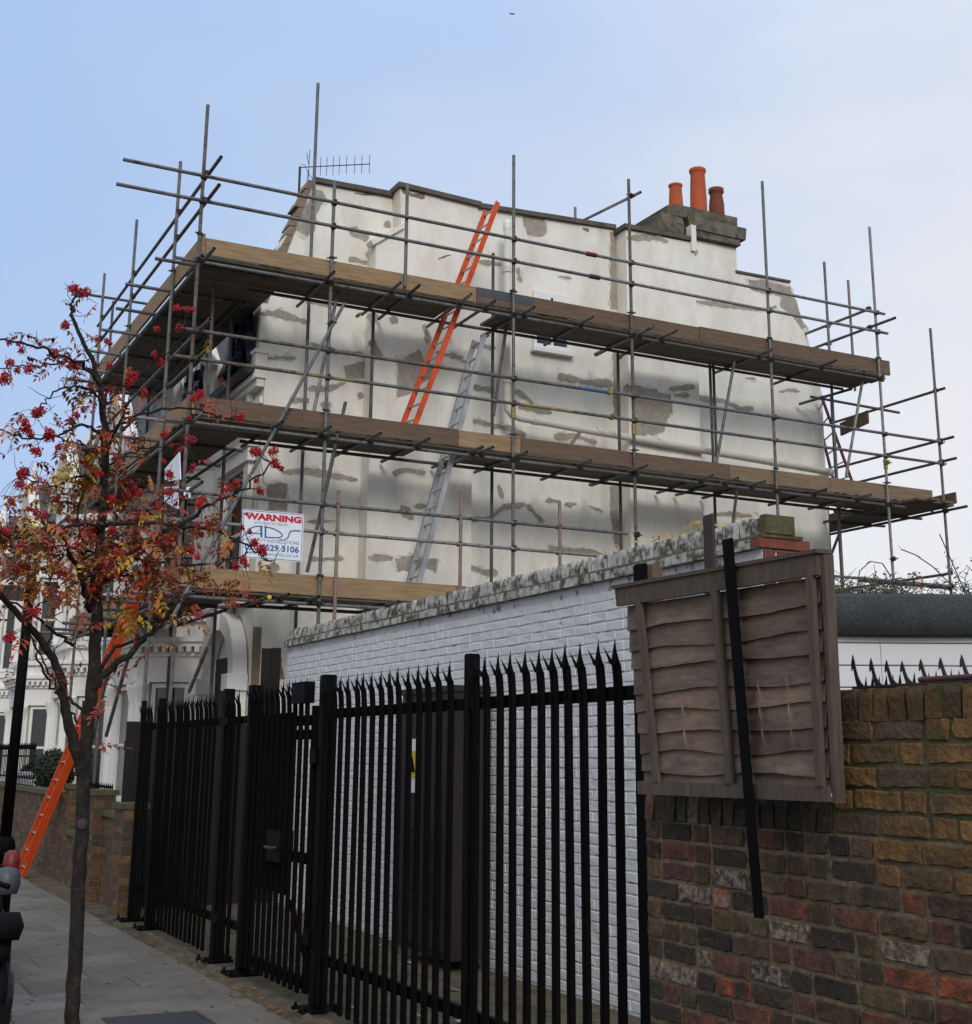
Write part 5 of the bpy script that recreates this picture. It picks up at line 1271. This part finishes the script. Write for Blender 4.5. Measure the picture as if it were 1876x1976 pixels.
# blue tarpaulin at the front corner of the roof
tp = MB(); P = []; n = 9
for i in range(n):
    for j in range(7):
        y = 17.72 + 1.15*i/ (n-1) + .03*sin(j*1.3); z = 7.1 + 1.0*j/6; P.append((5.22 + .05*sin(i*2.2 + j*.8) + .12*(j/6)*.6, y, z))
F = [(i*7+j, (i+1)*7+j, (i+1)*7+j+1, i*7+j+1) for i in range(n-1) for j in range(6)]
tp.add(P, F + [f[::-1] for f in F]); tag(part('blue_tarpaulin', tp, M['tarp'], smooth=True), 'crumpled dark blue tarpaulin hanging at the front corner under the top deck', 'tarpaulin')
tp = MB(); tp.add([(p_[0] - .55, p_[1] + .5, p_[2] - .95) for p_ in P], F + [f[::-1] for f in F]); tag(part('blue_tarpaulin', tp, M['tarp'], smooth=True), 'dark blue sheet behind the front tubes above the middle deck', 'tarpaulin')
# orange-yellow bucket glimpsed at the foot of the sign
q = at(510, 1092, 'y', 16.5); tag(part('yellow_sack', MB().lathe([(.06, 0), (.075, .1), (.07, .28), (.05, .33), (.02, .34)], (q.x - .02, q.y, DK[0]), 10), M['yellow'], smooth=True), 'yellow sack standing on the lowest deck left of the sign', 'sack')

# ---- television aerial --------------------------------------------------------------
YA = 18.6
ae = thing('tv_aerial', 'television aerial on a short mast at the left end of the roof', 'aerial', at(577, 400, 'y', YA))
m0, m1 = at(576, 400, 'y', YA), at(579, 322, 'y', YA)
part('mast', MB().tube(m0, m1, .02, 8), M['coupler'], ae)
b0, b1_ = at(579, 323, 'y', YA), at(714, 316.5, 'y', YA)
part('boom', MB().tube(b0, b1_, .008, 6), M['coupler'], ae)
el = MB()
for px in (596, 606, 618, 630, 642, 654, 668, 684, 698, 713):
    f = (px - 579)/135; c = b0.lerp(b1_, f); h = .16 if px > 600 else .30
    el.tube(c + Vector((0,0,-h)), c + Vector((0,0,h)), .005, 5)
for a in (-1, 1): el.tube(at(596, 323, 'y', YA) + Vector((0,0,a*.04)), at(592, 323 - a*28, 'y', YA), .006, 5)
part('element', el, M['coupler'], ae); part('cable', MB().chain([at(x, y, 'y', YA) for x, y in ((580,318),(588,318),(596,335),(606,350))], [.005]*4, 5), M['gutter'], ae)

# ================================================================== front gardens, railings, shrubs
fb = [mat_ for mat_ in (M['brick'],)]
gb_pal = [(.10,.056,.024),(.12,.066,.028),(.075,.045,.025),(.055,.04,.025),(.13,.076,.03),(.09,.036,.02)]
gw2 = thing('front_garden_wall', 'low weathered brick garden wall with piers along the pavement', 'wall', (3.3, 16, 0))
def brick_block(mb, x0, x1, y0, y1, z0, z1, parent, named=False):
    """bricks on the street (-X) and the camera (-Y) faces of a block"""
    out = []
    r = 0; z = z0
    while z < z1 - .03:
        y = y0 + (.1125 if r % 2 else 0) - .1125
        while y < y1 - .02:
            a, b = max(y, y0), min(y + .225, y1)
            if b - a > .04: out.append(('s', a + .005, b - .005, z + .005, z + .070))
            y += .225
        x = x0 + (.1125 if r % 2 else 0) - .1125
        while x < x1 - .02:
            a, b = max(x, x0), min(x + .225, x1)
            if b - a > .04: out.append(('e', a + .005, b - .005, z + .005, z + .070))
            x += .225
        z += .075; r += 1
    for k, a, b, za, zb2 in out:
        c_ = rnd.choice(gb_pal); v = rnd.uniform(.75, 1.2); d = rnd.uniform(-.002, .003)
        if k == 's': mb.box(x0 - .006 + d, x0 + .05, a, b, za, zb2, (c_[0]*v, c_[1]*v, c_[2]*v, 1))
        else: mb.box(a, b, y0 - .006 + d, y0 + .05, za, zb2, (c_[0]*v, c_[1]*v, c_[2]*v, 1))
def gwall(y0, y1, top, x0=3.30, x1=3.55, pier=False):
    part('mortar_core', MB().box(x0, x1, y0, y1, -.05, top - .002), M['mortar'], gw2)
    mb = MB(); brick_block(mb, x0, x1, y0, y1, 0, top, gw2)
    part('brick', mb, M['bricka'], gw2, kind='stuff')
    part('coping', MB().box(x0 - .03, x1 + .03, y0 - .02, y1 + .02, top, top + .06), M['mortargreen'], gw2)
gwall(14.98, 15.42, 1.08); gwall(16.55, 16.95, 1.18); gwall(15.42, 16.55, .95, 3.42, 3.60)
gwall(16.95, 18.9, .62, 3.45, 3.7); gwall(18.9, 19.3, 1.2, 3.45, 3.7); gwall(19.3, 30, 1.08, 3.45, 3.7); gwall(30, 30.4, 1.3, 3.45, 3.7); gwall(30.4, 44, .95, 3.45, 3.7)
rl = thing('garden_railing', 'black iron railing set on the low garden wall between brick piers', 'railing', (3.42, 17.9, .68))
for z in (.74, 1.14): part('rail', MB().box(3.58, 3.61, 16.96, 18.89, z, z + .035), M['black'], rl)
for i in range(17):
    y = 17.03 + i*.112; part('bar', MB().tube((3.595, y, .66), (3.595, y, 1.24), .008, 6).lathe([(.008, 1.24), (.014, 1.26), (.001, 1.31)], (3.595, y, 0), 6), M['black'], rl)
part('bright_rail', MB().box(3.56, 3.575, 16.96, 18.89, .69, .71), M['alu'], rl)
rl = thing('garden_railing', 'black iron railing with finials further along, by the left edge', 'railing', (3.42, 26, 1.1))
for z in (1.25, 1.6): part('rail', MB().box(3.58, 3.61, 23.0, 29.9, z, z + .03), M['black'], rl)
for i in range(40):
    y = 23.1 + i*.17; part('bar', MB().tube((3.595, y, 1.1), (3.595, y, 1.72), .008, 5).lathe([(.008, 1.72), (.022, 1.76), (.001, 1.84)], (3.595, y, 0), 6), M['black'], rl)
def topiary(label, c, r, zt):
    t = thing('topiary_shrub', label, 'shrub', (c[0], c[1], 0)); lf = MB()
    for k in range(2600):
        a = rnd.uniform(0, 6.28); b = math.acos(rnd.uniform(-1, 1)); rr = r*rnd.uniform(.72, 1.06)*(1 + .08*noise.noise((a*2, b*2, 0)))
        n_ = Vector((sin(b)*cos(a), sin(b)*sin(a), cos(b))); q = Vector((c[0], c[1], zt)) + n_*rr
        u = Vector((rnd.gauss(0,1), rnd.gauss(0,1), rnd.gauss(0,1))).normalized()*.035; v = n_.cross(u).normalized()*.018
        lf.add([q-u, q+v, q+u, q-v], [(0,1,2,3)])
    part('foliage', lf, M['green'], t); part('core', MB().lathe([(.01, zt - r*.7), (r*.5, zt - r*.55), (r*.72, zt), (r*.5, zt + r*.55), (.01, zt + r*.7)], (c[0], c[1], 0), 14), M['green'], t); part('stem', MB().tube((c[0], c[1], 0), (c[0], c[1], zt), .03, 6), M['bark'], t)
    part('pot', MB().lathe([(.16, 0), (.2, .35), (.22, .36), (.22, .4), (.18, .4)], (c[0], c[1], 0), 12), M['slate'], t)
q = at(106, 1487, 'x', 4.25); topiary('round clipped dark evergreen ball in front of the white bay', (q.x, q.y), .36, q.z)
q = at(60, 1500, 'x', 4.2); topiary('smaller clipped shrub left of the round evergreen ball', (q.x, q.y), .26, q.z - .02)
# white van roof glimpsed beyond the wall
q = at(45, 1540, 'x', 4.0)
tag(part('white_planter', MB().box(3.75, 4.2, q.y - 1.1, q.y + .6, .9, 1.28).box(3.7, 4.25, q.y - 1.15, q.y + .65, 1.28, 1.33), M['signwhite']), 'long white box behind the garden wall left of the orange ladder', 'planter')

# ================================================================== rowan tree
TY = 9.07
tr = thing('rowan_tree', 'young rowan tree with red berry clusters and sparse autumn leaves on the pavement', 'tree', (1.77, TY, 0))
limbs = []    # (points in 3D, radii)
def limb(pts, r0, r1, y0=TY, y1=TY, name='branch', wob=.012, n_=7):
    """pts: course of the limb in the survey picture, swept from depth y0 to depth y1"""
    W3 = []
    tot = sum(math.hypot(b[0]-a[0], b[1]-a[1]) for a, b in zip(pts[:-1], pts[1:])); s = 0
    for i, p in enumerate(pts):
        if i: s += math.hypot(p[0]-pts[i-1][0], p[1]-pts[i-1][1])
        W3.append(at(p[0], p[1], 'y', y0 + (y1 - y0)*s/tot))
    # smooth subdivision
    out = []
    for i in range(len(W3)-1):
        p0, p1, p2, p3 = W3[max(i-1,0)], W3[i], W3[i+1], W3[min(i+2,len(W3)-1)]
        for k in range(4):
            t = k/4; out.append(.5*((2*p1) + (p2-p0)*t + (2*p0-5*p1+4*p2-p3)*t*t + (3*p1-p0-3*p2+p3)*t**3))
    out.append(W3[-1]); m_ = len(out)
    out = [q + Vector((rnd.gauss(0,wob), rnd.gauss(0,wob), rnd.gauss(0,wob*.6))) * (0 < i < m_-1) for i, q in enumerate(out)]
    rad = [r0 + (r1-r0)*(i/(m_-1))**.8 for i in range(m_)]
    part(name, MB().chain(out, rad, n_), M['bark'], tr, smooth=True)
    limbs.append((out, rad)); return out
limb([(138,2000),(143,1900),(150,1750),(156,1620),(161,1520),(165,1440),(172,1370),(180,1300),(187,1200)], .046, .040, name='trunk', wob=.004, n_=12)
limb([(187,1205),(190,1080),(199,960),(203,880),(200,790),(190,742),(176,690),(150,640),(139,600),(140,585),(152,560)], .040, .006, TY, TY + .15, wob=.006, n_=8)
limb([(161,1500),(140,1420),(126,1370),(112,1300),(88,1250),(40,1190),(0,1150),(-40,1115)], .040, .014, TY, TY - .5, wob=.006, n_=8)
limb([(176,1180),(160,1130),(140,1075),(121,1025)], .020, .014, TY + .1, TY - .25)
limb([(183,1180),(172,1110),(160,1050),(150,1000),(160,930)], .016, .006, TY, TY + .4)
limb([(176,1330),(205,1300),(250,1262),(284,1226),(310,1200),(340,1165)], .030, .010, TY, TY - .4)
limb([(182,1310),(215,1255),(260,1235),(300,1218),(345,1185)], .016, .005, TY, TY + .6)
limb([(168,1385),(140,1355),(112,1330),(90,1290),(70,1240)], .012, .005, TY, TY + .3)
limb([(120,1340),(100,1325),(80,1290),(68,1255),(60,1200),(85,1160),(100,1110)], .010, .004, TY - .1, TY - .6)
limb([(150,1395),(130,1370),(118,1350),(112,1300),(102,1250)], .009, .004, TY, TY + .4)
limb([(140,1245),(120,1230),(80,1200),(40,1175),(0,1150)], .012, .006, TY, TY - .3)
limb([(92,1258),(100,1215),(112,1180),(125,1160)], .006, .003, TY - .2, TY - .3)
limb([(195,1060),(240,1050),(300,1035),(375,994),(420,965),(466,947),(500,918),(528,890)], .018, .005, TY, TY - .7)
limb([(200,1015),(260,1008),(350,1015),(400,1020),(448,1037),(475,1050),(506,1075),(530,1088)], .015, .004, TY, TY - .3)
limb([(190,1085),(260,1080),(320,1085),(400,1088),(450,1080),(475,1060)], .012, .004, TY, TY - .9)
limb([(203,900),(240,880),(270,870),(330,860),(365,850)], .010, .004, TY, TY + .4)
limb([(203,850),(218,829),(260,805),(300,793),(365,786),(409,801),(440,806),(463,808)], .013, .004, TY, TY - .5)
limb([(204,880),(215,850),(240,800),(255,760)], .010, .004, TY, TY - .8)
limb([(198,785),(220,760),(271,720),(300,695),(326,676),(350,655)], .012, .004, TY, TY - .2)
limb([(300,697),(310,675),(306,650)], .006, .003, TY - .1, TY - .1)
limb([(196,745),(170,715),(134,694),(90,675),(54,665),(-10,655)], .014, .006, TY, TY - .6)
limb([(180,718),(140,700),(108,700),(70,706),(36,708),(-10,713)], .010, .004, TY, TY + .4)
limb([(202,790),(180,758),(150,747),(119,748),(100,762),(83,781),(69,799)], .010, .004, TY, TY - .4)
limb([(202,850),(185,828),(163,820),(130,830),(108,842),(70,846),(36,842),(-10,822)], .012, .005, TY, TY - .7)
limb([(206,905),(180,880),(155,860),(130,850),(108,842)], .009, .005, TY, TY - .35)
limb([(200,960),(182,930),(155,921),(130,926),(108,936),(70,930),(40,918)], .012, .004, TY, TY + .5)
limb([(195,1020),(160,1010),(120,1018),(60,1030),(10,1045),(-20,1050)], .013, .006, TY, TY - .9)
limb([(192,1070),(150,1060),(110,1055),(60,1062),(20,1080)], .011, .004, TY, TY + .6)
limb([(190,1110),(150,1120),(120,1160),(90,1190)], .009, .003, TY, TY - .4)
limb([(199,980),(225,960),(262,950),(300,952)], .009, .004, TY, TY + .7)
limb([(195,1050),(225,1020),(270,990),(310,975),(330,950)], .010, .004, TY, TY + .3)
limb([(190,1120),(240,1110),(300,1105),(350,1120),(420,1150)], .009, .003, TY, TY - .6)
limb([(155,921),(148,895),(140,870),(135,850)], .006, .003, TY + .2, TY + .2)
allp = [(q, i) for out, rad in limbs[1:] for i, q in enumerate(out)]
allpx = [(pix(q), q) for q, i in allp]
twg = MB()
def nearest(px, py):
    return min(allpx, key=lambda e: (e[0][0]-px)**2 + (e[0][1]-py)**2)[1]
# berries: flat-topped bunches
def berry_mesh(n, r):
    mb = MB(); ph = (1 + 5**.5)/2
    ico = [Vector(v).normalized() for v in [(-1,ph,0),(1,ph,0),(-1,-ph,0),(1,-ph,0),(0,-1,ph),(0,1,ph),(0,-1,-ph),(0,1,-ph),(ph,0,-1),(ph,0,1),(-ph,0,-1),(-ph,0,1)]]
    fc_ = [(0,11,5),(0,5,1),(0,1,7),(0,7,10),(0,10,11),(1,5,9),(5,11,4),(11,10,2),(10,7,6),(7,1,8),(3,9,4),(3,4,2),(3,2,6),(3,6,8),(3,8,9),(4,9,5),(2,4,11),(6,2,10),(8,6,7),(9,8,1)]
    for k in range(n):
        a = rnd.uniform(0, 6.28); q = r*math.sqrt(rnd.random()); c = Vector((cos(a)*q, sin(a)*q*.8, rnd.gauss(-.006, r*.42))); s_ = rnd.uniform(.0056, .0076)
        mb.add([c + v*s_ for v in ico], fc_)
        if k % 3 == 0: mb.tube(c, (0, 0, r*.9), .0012, 3)
    return mb.mesh('berry_cluster', M['berry'], True)
bme = [berry_mesh(n, r) for n, r in ((62,.034),(84,.041),(48,.028),(34,.023),(110,.048))]
bz = [(50,190),(105,190),(125,222),(80,330),(60,300),(25,380),(150,330),(290,255),(400,300),(370,320),(490,430),(470,410),(520,440),(530,160),(585,190),(575,175),(840,120),(960,110),(850,270),(855,300),(825,240),(710,370),(690,385),(770,440),(590,300),(1035,470),(1060,465),(1070,520),(1010,585),(1280,580),(885,680),(1025,710),(930,740),(960,760),(200,550),(215,560),(145,640),(140,610),(150,680),(380,620),(410,580),(255,690),(270,670),(185,760),(200,775),(320,740),(300,755),(565,690),(560,670),(875,815),(1035,850),(1030,870),(915,890),(470,840),(440,820),(500,890),(480,900),(530,880),(115,900),(130,885),(100,950),(60,1030),(40,1020),(190,1090),(160,1080),(240,1110),(205,1130),(300,1030),(330,1060),(440,1180),(420,1150),(490,1200),(470,1220),(510,1180),(410,1270),(440,1260),(710,980),(680,990),(735,985),(885,985),(870,975),(905,1000),(580,1030),(600,1020),(560,1050),(840,1080),(790,1100),(910,1220),(900,1200),(925,1240),(1050,1200),(1075,1210),(1060,1160),(1120,1150),(1115,1170),(1240,950),(1225,970),(1265,940),(1380,920),(1385,990),(1400,985),(1360,770),(1340,765),(1385,780),(1470,770),(1440,765),(1485,850),(1500,860),(1470,830),(1080,1030),(1060,1050),(1010,1300),(990,1310),(1050,1330),(1310,1380),(1300,1360),(1260,1385),(1410,1310),(1395,1290),(1350,1260),(1300,1180),(1330,1200),(60,1390),(100,1375),(130,1395),(160,1390),(90,1410),(40,1360),(185,1390),(510,1350),(480,1360),(540,1370),(580,1440),(565,1460),(340,1420),(500,1500),(520,1480),(550,1560),(190,1620),(40,1770),(60,1760),(25,1760),(735,1790),(730,1770),(780,1380),(100,1270),(40,1190),(20,1200),(620,1330),(640,1300),(390,1010),(700,940),(670,920),(760,820),(620,810),(600,1180),(580,1200),(350,1190),(380,1130)]
bpts = [(a*K, 592.9 + b*K) for a, b in bz] + [(a*K, b*K) for a, b in ((400,1545),(425,1560),(450,1565),(385,1530),(940,1640),(975,1645),(1010,1648),(1035,1660),(355,1735))]
for px, py in bpts:
    q = nearest(px, py); y = q.y + rnd.gauss(0, .10)
    c = at(px + rnd.gauss(0, 2), py + rnd.gauss(0, 2), 'y', y)
    if (c - q).length > .02: twg.chain([q, q.lerp(c, .5) + Vector((rnd.gauss(0,.012), rnd.gauss(0,.012), rnd.gauss(.01,.012))), c + Vector((0,0,.03))], [.0032, .0026, .002], 4)
    inst('berry_cluster', rnd.choice(bme), tr, c, (rnd.uniform(-.6,.6), rnd.uniform(-.6,.6), rnd.uniform(0,6.28)), scale=[rnd.uniform(.62, .98)]*3)
# pinnate leaves
def leaf_mesh(seed, nl):
    r_ = random.Random(seed); mb = MB(); L_ = .15; bend = r_.uniform(-.5, .5); drop = r_.uniform(.2, .7)
    def P(t): return Vector((L_*t, bend*L_*t*t*.5, -drop*L_*t*t*.6))
    def lf(c, d, ln, w, fold):
        d = d.normalized(); s_ = d.cross(Vector((0,0,1))).normalized(); up = Vector((0,0,1))
        m1 = c + d*ln*.5; curl = -ln*r_.uniform(0, .25)
        mb.add([c, m1 + s_*w + up*fold, c + d*ln + up*curl, m1 - s_*w + up*fold, m1], [(0,4,1),(4,2,1),(0,3,4),(4,3,2)])
    for i in range(nl):
        t = .18 + .78*i/nl
        for sg_ in (-1, 1):
            if r_.random() < .12: continue
            lf(P(t), Vector((.45 + r_.uniform(-.15,.15), sg_*1.0, r_.uniform(-.7,.1))), r_.uniform(.042,.058), r_.uniform(.0095,.014), r_.uniform(.001,.006))
    lf(P(.97), Vector((1, 0, -.3)), .05, .010, .003)
    mb.chain([P(0), P(.5), P(1)], [.0012]*3, 3)
    return mb
lmbs = [leaf_mesh(s_, 6 if s_ % 3 else 4) for s_ in range(9)]; lmes = [b.mesh('leaf', M['leaf']) for b in lmbs]
lcols = [(.36,.095,.018),(.30,.065,.016),(.38,.13,.018),(.28,.040,.018),(.29,.028,.020),(.20,.045,.016),(.38,.12,.016),(.25,.08,.016)]
ylw = [(.50,.28,.018),(.55,.36,.02),(.44,.24,.03)]
spots = []
def dens(px, py):      # where the crown is fullest
    d = 0
    for cx, cy, sx, sy, w in ((200,1060,140,75,1.0),(60,1040,80,80,1.0),(300,1020,90,70,.85),(160,930,80,70,.6),(235,860,50,40,.6),(170,740,60,60,.35),(300,1110,80,40,.45),(110,690,60,30,.4),(255,1190,45,25,.9),(420,1000,70,60,.22),(330,1150,60,40,.3),(230,1290,60,60,.10),(70,1200,50,50,.12),(440,1130,60,30,.2)):
        d = max(d, w*math.exp(-((px-cx)/sx)**2 - ((py-cy)/sy)**2))
    return d
tries = 0
while len(spots) < 640 and tries < 80000:
    tries += 1; px, py = rnd.uniform(-50, 520), rnd.uniform(560, 1330)
    if rnd.random() < dens(px, py)**1.2 + .02:
        if px > 455 and py < 1045: continue
        q = nearest(px, py); dd = math.dist(pix(q), (px, py))
        if dd < 60: spots.append((q, px, py))
for a, b in ((152,905),(130,900),(170,912),(120,880),(60,985),(80,975),(215,1185),(245,1200),(262,1195),(200,1196),(190,1370),(196,1362),(190,1350),(145,1230),(150,1245),(215,795),(228,788),(250,785),(45,1170),(330,1190),(188,1440),(185,1425)):
    spots.append((nearest(a, b), a, b))
mass = MB(); cnt = 0
rnd.shuffle(spots)
for q, px, py in spots:
    c = at(px, py, 'y', q.y + rnd.gauss(0, .12)); d = c - q
    yel = (abs(px-150) < 35 and abs(py-895) < 25) or (abs(px-80) < 40 and abs(py-975) < 25) or (190 < px < 275 and 1180 < py < 1210)
    col = rnd.choice(ylw if yel and rnd.random() < .8 else lcols if rnd.random() < .90 else ylw); v = rnd.uniform(.6, 1.15); col = tuple(x*v for x in col)
    rot = (rnd.gauss(0,.5), rnd.uniform(-.3, .9), rnd.uniform(0, 6.28)); i = rnd.randrange(9); sc = rnd.uniform(.7, 1.15)
    if d.length > .03: twg.chain([q, q.lerp(c, .5) + Vector((0, 0, .02)), c], [.0026, .0022, .0016], 4)
    if cnt < 299: inst('leaf', lmes[i], tr, c, rot, col, (sc,)*3); cnt += 1
    else:
        from mathutils import Euler
        mt_ = Matrix.Translation(c) @ Euler(rot).to_matrix().to_4x4() @ Matrix.Scale(sc, 4)
        mass.add([mt_ @ Vector(v_) for v_ in lmbs[i].v], lmbs[i].f, (*col, 1))
if mass.v: part('leaf', mass, M['leafa'], tr, kind='stuff')
# fine twigs
for k in range(260):
    (px, py), q = rnd.choice(allpx)
    if py > 1330 or px < -40: continue
    d = Vector((rnd.gauss(0,1), rnd.gauss(0,1), rnd.gauss(.35,.7))).normalized(); l_ = rnd.uniform(.05, .2)
    m1 = q + d*l_*.5 + Vector((rnd.gauss(0,.01), rnd.gauss(0,.01), rnd.gauss(0,.01)))
    twg.chain([q, m1, q + (d + Vector((0,0,.2)))*l_], [.003, .0024, .0014], 4)
part('twigs', twg, M['bark'], tr, kind='stuff')
for (x, y_, z_) in ((at(166,1880-0,'y',TY).x, TY - .055, 1.35),):
    part('bark_scar', MB().lathe([(.0, -.004), (.03, .0), (.036, .004), (.02, .008)], (at(156,1590,'y',TY).x, TY - .052, at(156,1590,'y',TY).z), 8, 'y'), M['boardbrown'], tr)

# ================================================================== street post with the back of a sign
PYY = 11.8
a, b = at(64, 1110, 'y', PYY), at(7, 1700, 'y', PYY)
sx = at(30, 1400, 'y', PYY).x
ps = thing('street_post', 'black street post with a wider base, carrying the brown back of a sign', 'post', (sx, PYY, 0))
top = at(60, 1105, 'y', PYY).z
part('shaft', MB().tube((sx, PYY, .9), (sx + .02, PYY, top), .046, 14, .040), M['black'], ps, smooth=True)
part('base', MB().lathe([(.10, 0), (.10, .04), (.085, .06), (.085, .93), (.075, .97), (.048, 1.0)], (sx, PYY, 0), 14), M['black'], ps)
q0, q1 = at(-60, 1125, 'y', PYY - .07), at(45, 1160, 'y', PYY - .07)
pl = part('sign_back', MB().box(q0.x, q1.x, PYY - .075, PYY - .068, q1.z, q0.z).box(q0.x, q1.x, PYY - .085, PYY - .06, q0.z - .02, q0.z).box(q0.x, q1.x, PYY - .085, PYY - .06, q1.z, q1.z + .02), M['boardbrown'], ps)
part('bracket', MB().box(sx - .06, sx + .07, PYY - .06, PYY + .06, (q0.z+q1.z)/2 - .02, (q0.z+q1.z)/2 + .02), M['black'], pl)

# ================================================================== motorbikes at the kerb
def motorbike(x, y, label, red):
    t = thing('motorbike', label, 'motorbike', (x, y, 0), group='motorbikes parked along the kerb')
    bk = 'redpaint' if red else 'bikeblack'
    def wheel(yc):
        n = 36; pr = [(.235,-.045),(.262,-.060),(.285,-.056),(.300,-.032),(.305,0),(.300,.032),(.285,.056),(.262,.060),(.235,.045)]
        w = part('wheel', MB().lathe(pr, (x, yc, .305), n, 'x'), M['rubber'], t, smooth=True)
        tr_ = MB()
        for i in range(30):
            a = 2*pi*i/30; c = Vector((x, yc + cos(a)*.303, .305 + sin(a)*.303)); tg = Vector((0, -sin(a), cos(a))); rd = Vector((0, cos(a), sin(a)))
            for s_ in (-1, 1): tr_.obox(c + Vector((s_*.028, 0, 0)) - rd*.002, Vector((.022, 0, 0)) + tg*.008*s_, tg*.012, rd*.004)
        part('tread', tr_, M['rubber'], w)
        part('rim', MB().lathe([(.03,-.07),(.05,-.04),(.215,-.02),(.238,-.046),(.238,.046),(.215,.02),(.05,.04),(.03,.07)], (x, yc, .305), 24, 'x'), M['steel'], w)
    wheel(y); wheel(y + 1.32)
    # rear body, seat, tail
    st = MB(); pr = [(y - .37, .79, .87), (y - .31, .765, .895), (y + .05, .72, .86), (y + .45, .66, .80), (y + .62, .64, .76)]
    P = []
    for yy, z0, z1 in pr:
        w = .13 if yy > y else .10
        if yy < y - .33: w = .075
        P += [(x - w*.8, yy, z0), (x - w, yy, z0 + (z1-z0)*.5), (x - w*.75, yy, z1), (x + w*.75, yy, z1), (x + w, yy, z0 + (z1-z0)*.5), (x + w*.8, yy, z0)]
    F = [tuple(range(6))[::-1], tuple(range(len(P)-6, len(P)))]
    for i in range(len(pr)-1):
        for k in range(6): F.append((i*6+k, i*6+(k+1)%6, (i+1)*6+(k+1)%6, (i+1)*6+k))
    part('seat', MB().add(P, F), M['bikeblack'], t, smooth=True)
    part('tail_fairing', MB().box(x - .055, x + .055, y - .26, y + .6, .66, .76), M[bk], t)
    part('rear_light', MB().lathe([(.01, y - .345), (.028, y - .34), (.03, y - .31), (.02, y - .30)], (x, 0, .72), 12, 'y'), M['rubber'], t)
    part('mudguard', MB().chain([(x, y - .28, .42), (x, y - .22, .56), (x, y - .05, .66), (x, y + .2, .64)], [.05, .06, .065, .06], 8), M[bk], t, smooth=True)
    part('number_plate', MB().box(x - .06, x + .06, y - .385, y - .378, .36, .48), M['bikeblack'], t)
    part('swing_arm', MB().bar((x - .10, y, .305), (x - .10, y + .55, .42), .05, .03).bar((x + .10, y, .305), (x + .10, y + .55, .42), .05, .03).tube((x + .09, y + .6, .3), (x + .09, y - .02, .36), .035, 10), M['steel'], t)
    part('engine', MB().box(x - .17, x + .17, y + .48, y + .95, .24, .58).lathe([(.12, x - .2), (.12, x + .2)], (0, y + .6, .38), 12, 'x'), M['iron'], t)
    part('tank', MB().lathe([(.04, y + .58), (.13, y + .66), (.16, y + .85), (.14, y + 1.02), (.06, y + 1.08)], (x, 0, .78), 14, 'y'), M[bk], t, smooth=True)
    part('fork', MB().bar((x - .09, y + 1.32, .305), (x - .09, y + 1.08, .95), .05, .05).bar((x + .09, y + 1.32, .305), (x + .09, y + 1.08, .95), .05, .05), M['steel'], t)
    part('handlebar', MB().chain([(x - .20, y + .98, .90), (x - .14, y + 1.03, .92), (x, y + 1.08, .92), (x + .14, y + 1.03, .92), (x + .20, y + .98, .90)], [.016]*5, 8), M['black'], t)
    part('headlight', MB().lathe([(.04, y + 1.06), (.09, y + 1.10), (.09, y + 1.2), (.08, y + 1.22)], (x, 0, .86), 14, 'y'), M['steel'], t)
    return t
wx = at(-27, 1954, 'y', 7.5).x
motorbike(wx, 7.5, 'black motorbike at the lower left edge, seen from behind its rear wheel', False)
q = at(-22, 1720, 'y', 10.6)
mb2 = motorbike(q.x, 10.6, 'red and black motorbike with a grey top case, beyond the black motorbike', True)
tc_ = MB().lathe([(.03, -.09), (.075, -.085), (.09, -.03), (.085, .04), (.06, .08), (.01, .09)], (q.x + .05, 10.1, .80), 14)
part('top_case', tc_, M['bikegrey'], mb2, smooth=True)
part('red_cover', MB().lathe([(.02, .80), (.05, .82), (.06, .90), (.05, .97), (.02, .99)], (q.x + .09, 10.25, .0), 12), M['redpaint'], mb2, smooth=True)

# inspection cover let into the pavement
cva, cvb = at(195, 1966, 'z', 0), at(335, 1962, 'z', 0)
x0, x1, y1 = cva.x, cva.x + .62, cva.y
ic = thing('inspection_cover', 'dark cast-iron inspection cover in the pavement at the bottom edge beside the tree', 'cover', (x0, y1, 0))
part('frame', MB().box(x0, x1, y1 - .5, y1 - .47, -.01, .0062).box(x0, x1, y1 - .03, y1, -.01, .0062).box(x0, x0 + .03, y1 - .47, y1 - .03, -.01, .0062).box(x1 - .03, x1, y1 - .47, y1 - .03, -.01, .0062), M['iron'], ic)
st = MB().box(x0 + .034, x1 - .034, y1 - .466, y1 - .034, -.01, .0052)
for i in range(9):
    for j in range(7): st.box(x0 + .05 + i*.058, x0 + .085 + i*.058, y1 - .45 + j*.058, y1 - .42 + j*.058, .0054, .0072)
part('lid', st, M['iron'], ic)

# a bird far off in the sky
bpos = ray(988, 27).normalized()*120 + CAM
bd_ = MB(); s_ = .26
for sg_ in (-1, 1): bd_.add([bpos + RGT*0, bpos + RGT*sg_*s_*.5 + UPV*.10, bpos + RGT*sg_*s_ + UPV*.02, bpos + RGT*sg_*s_*.45 + FWD*.12], [(0,1,2,3),(3,2,1,0)])
bd_.lathe([(.01,-.2),(.05,-.1),(.05,.05),(.01,.2)], bpos, 6, 'x')
tag(part('bird', bd_, M['black']), 'tiny dark bird high in the sky above the roof', 'bird')
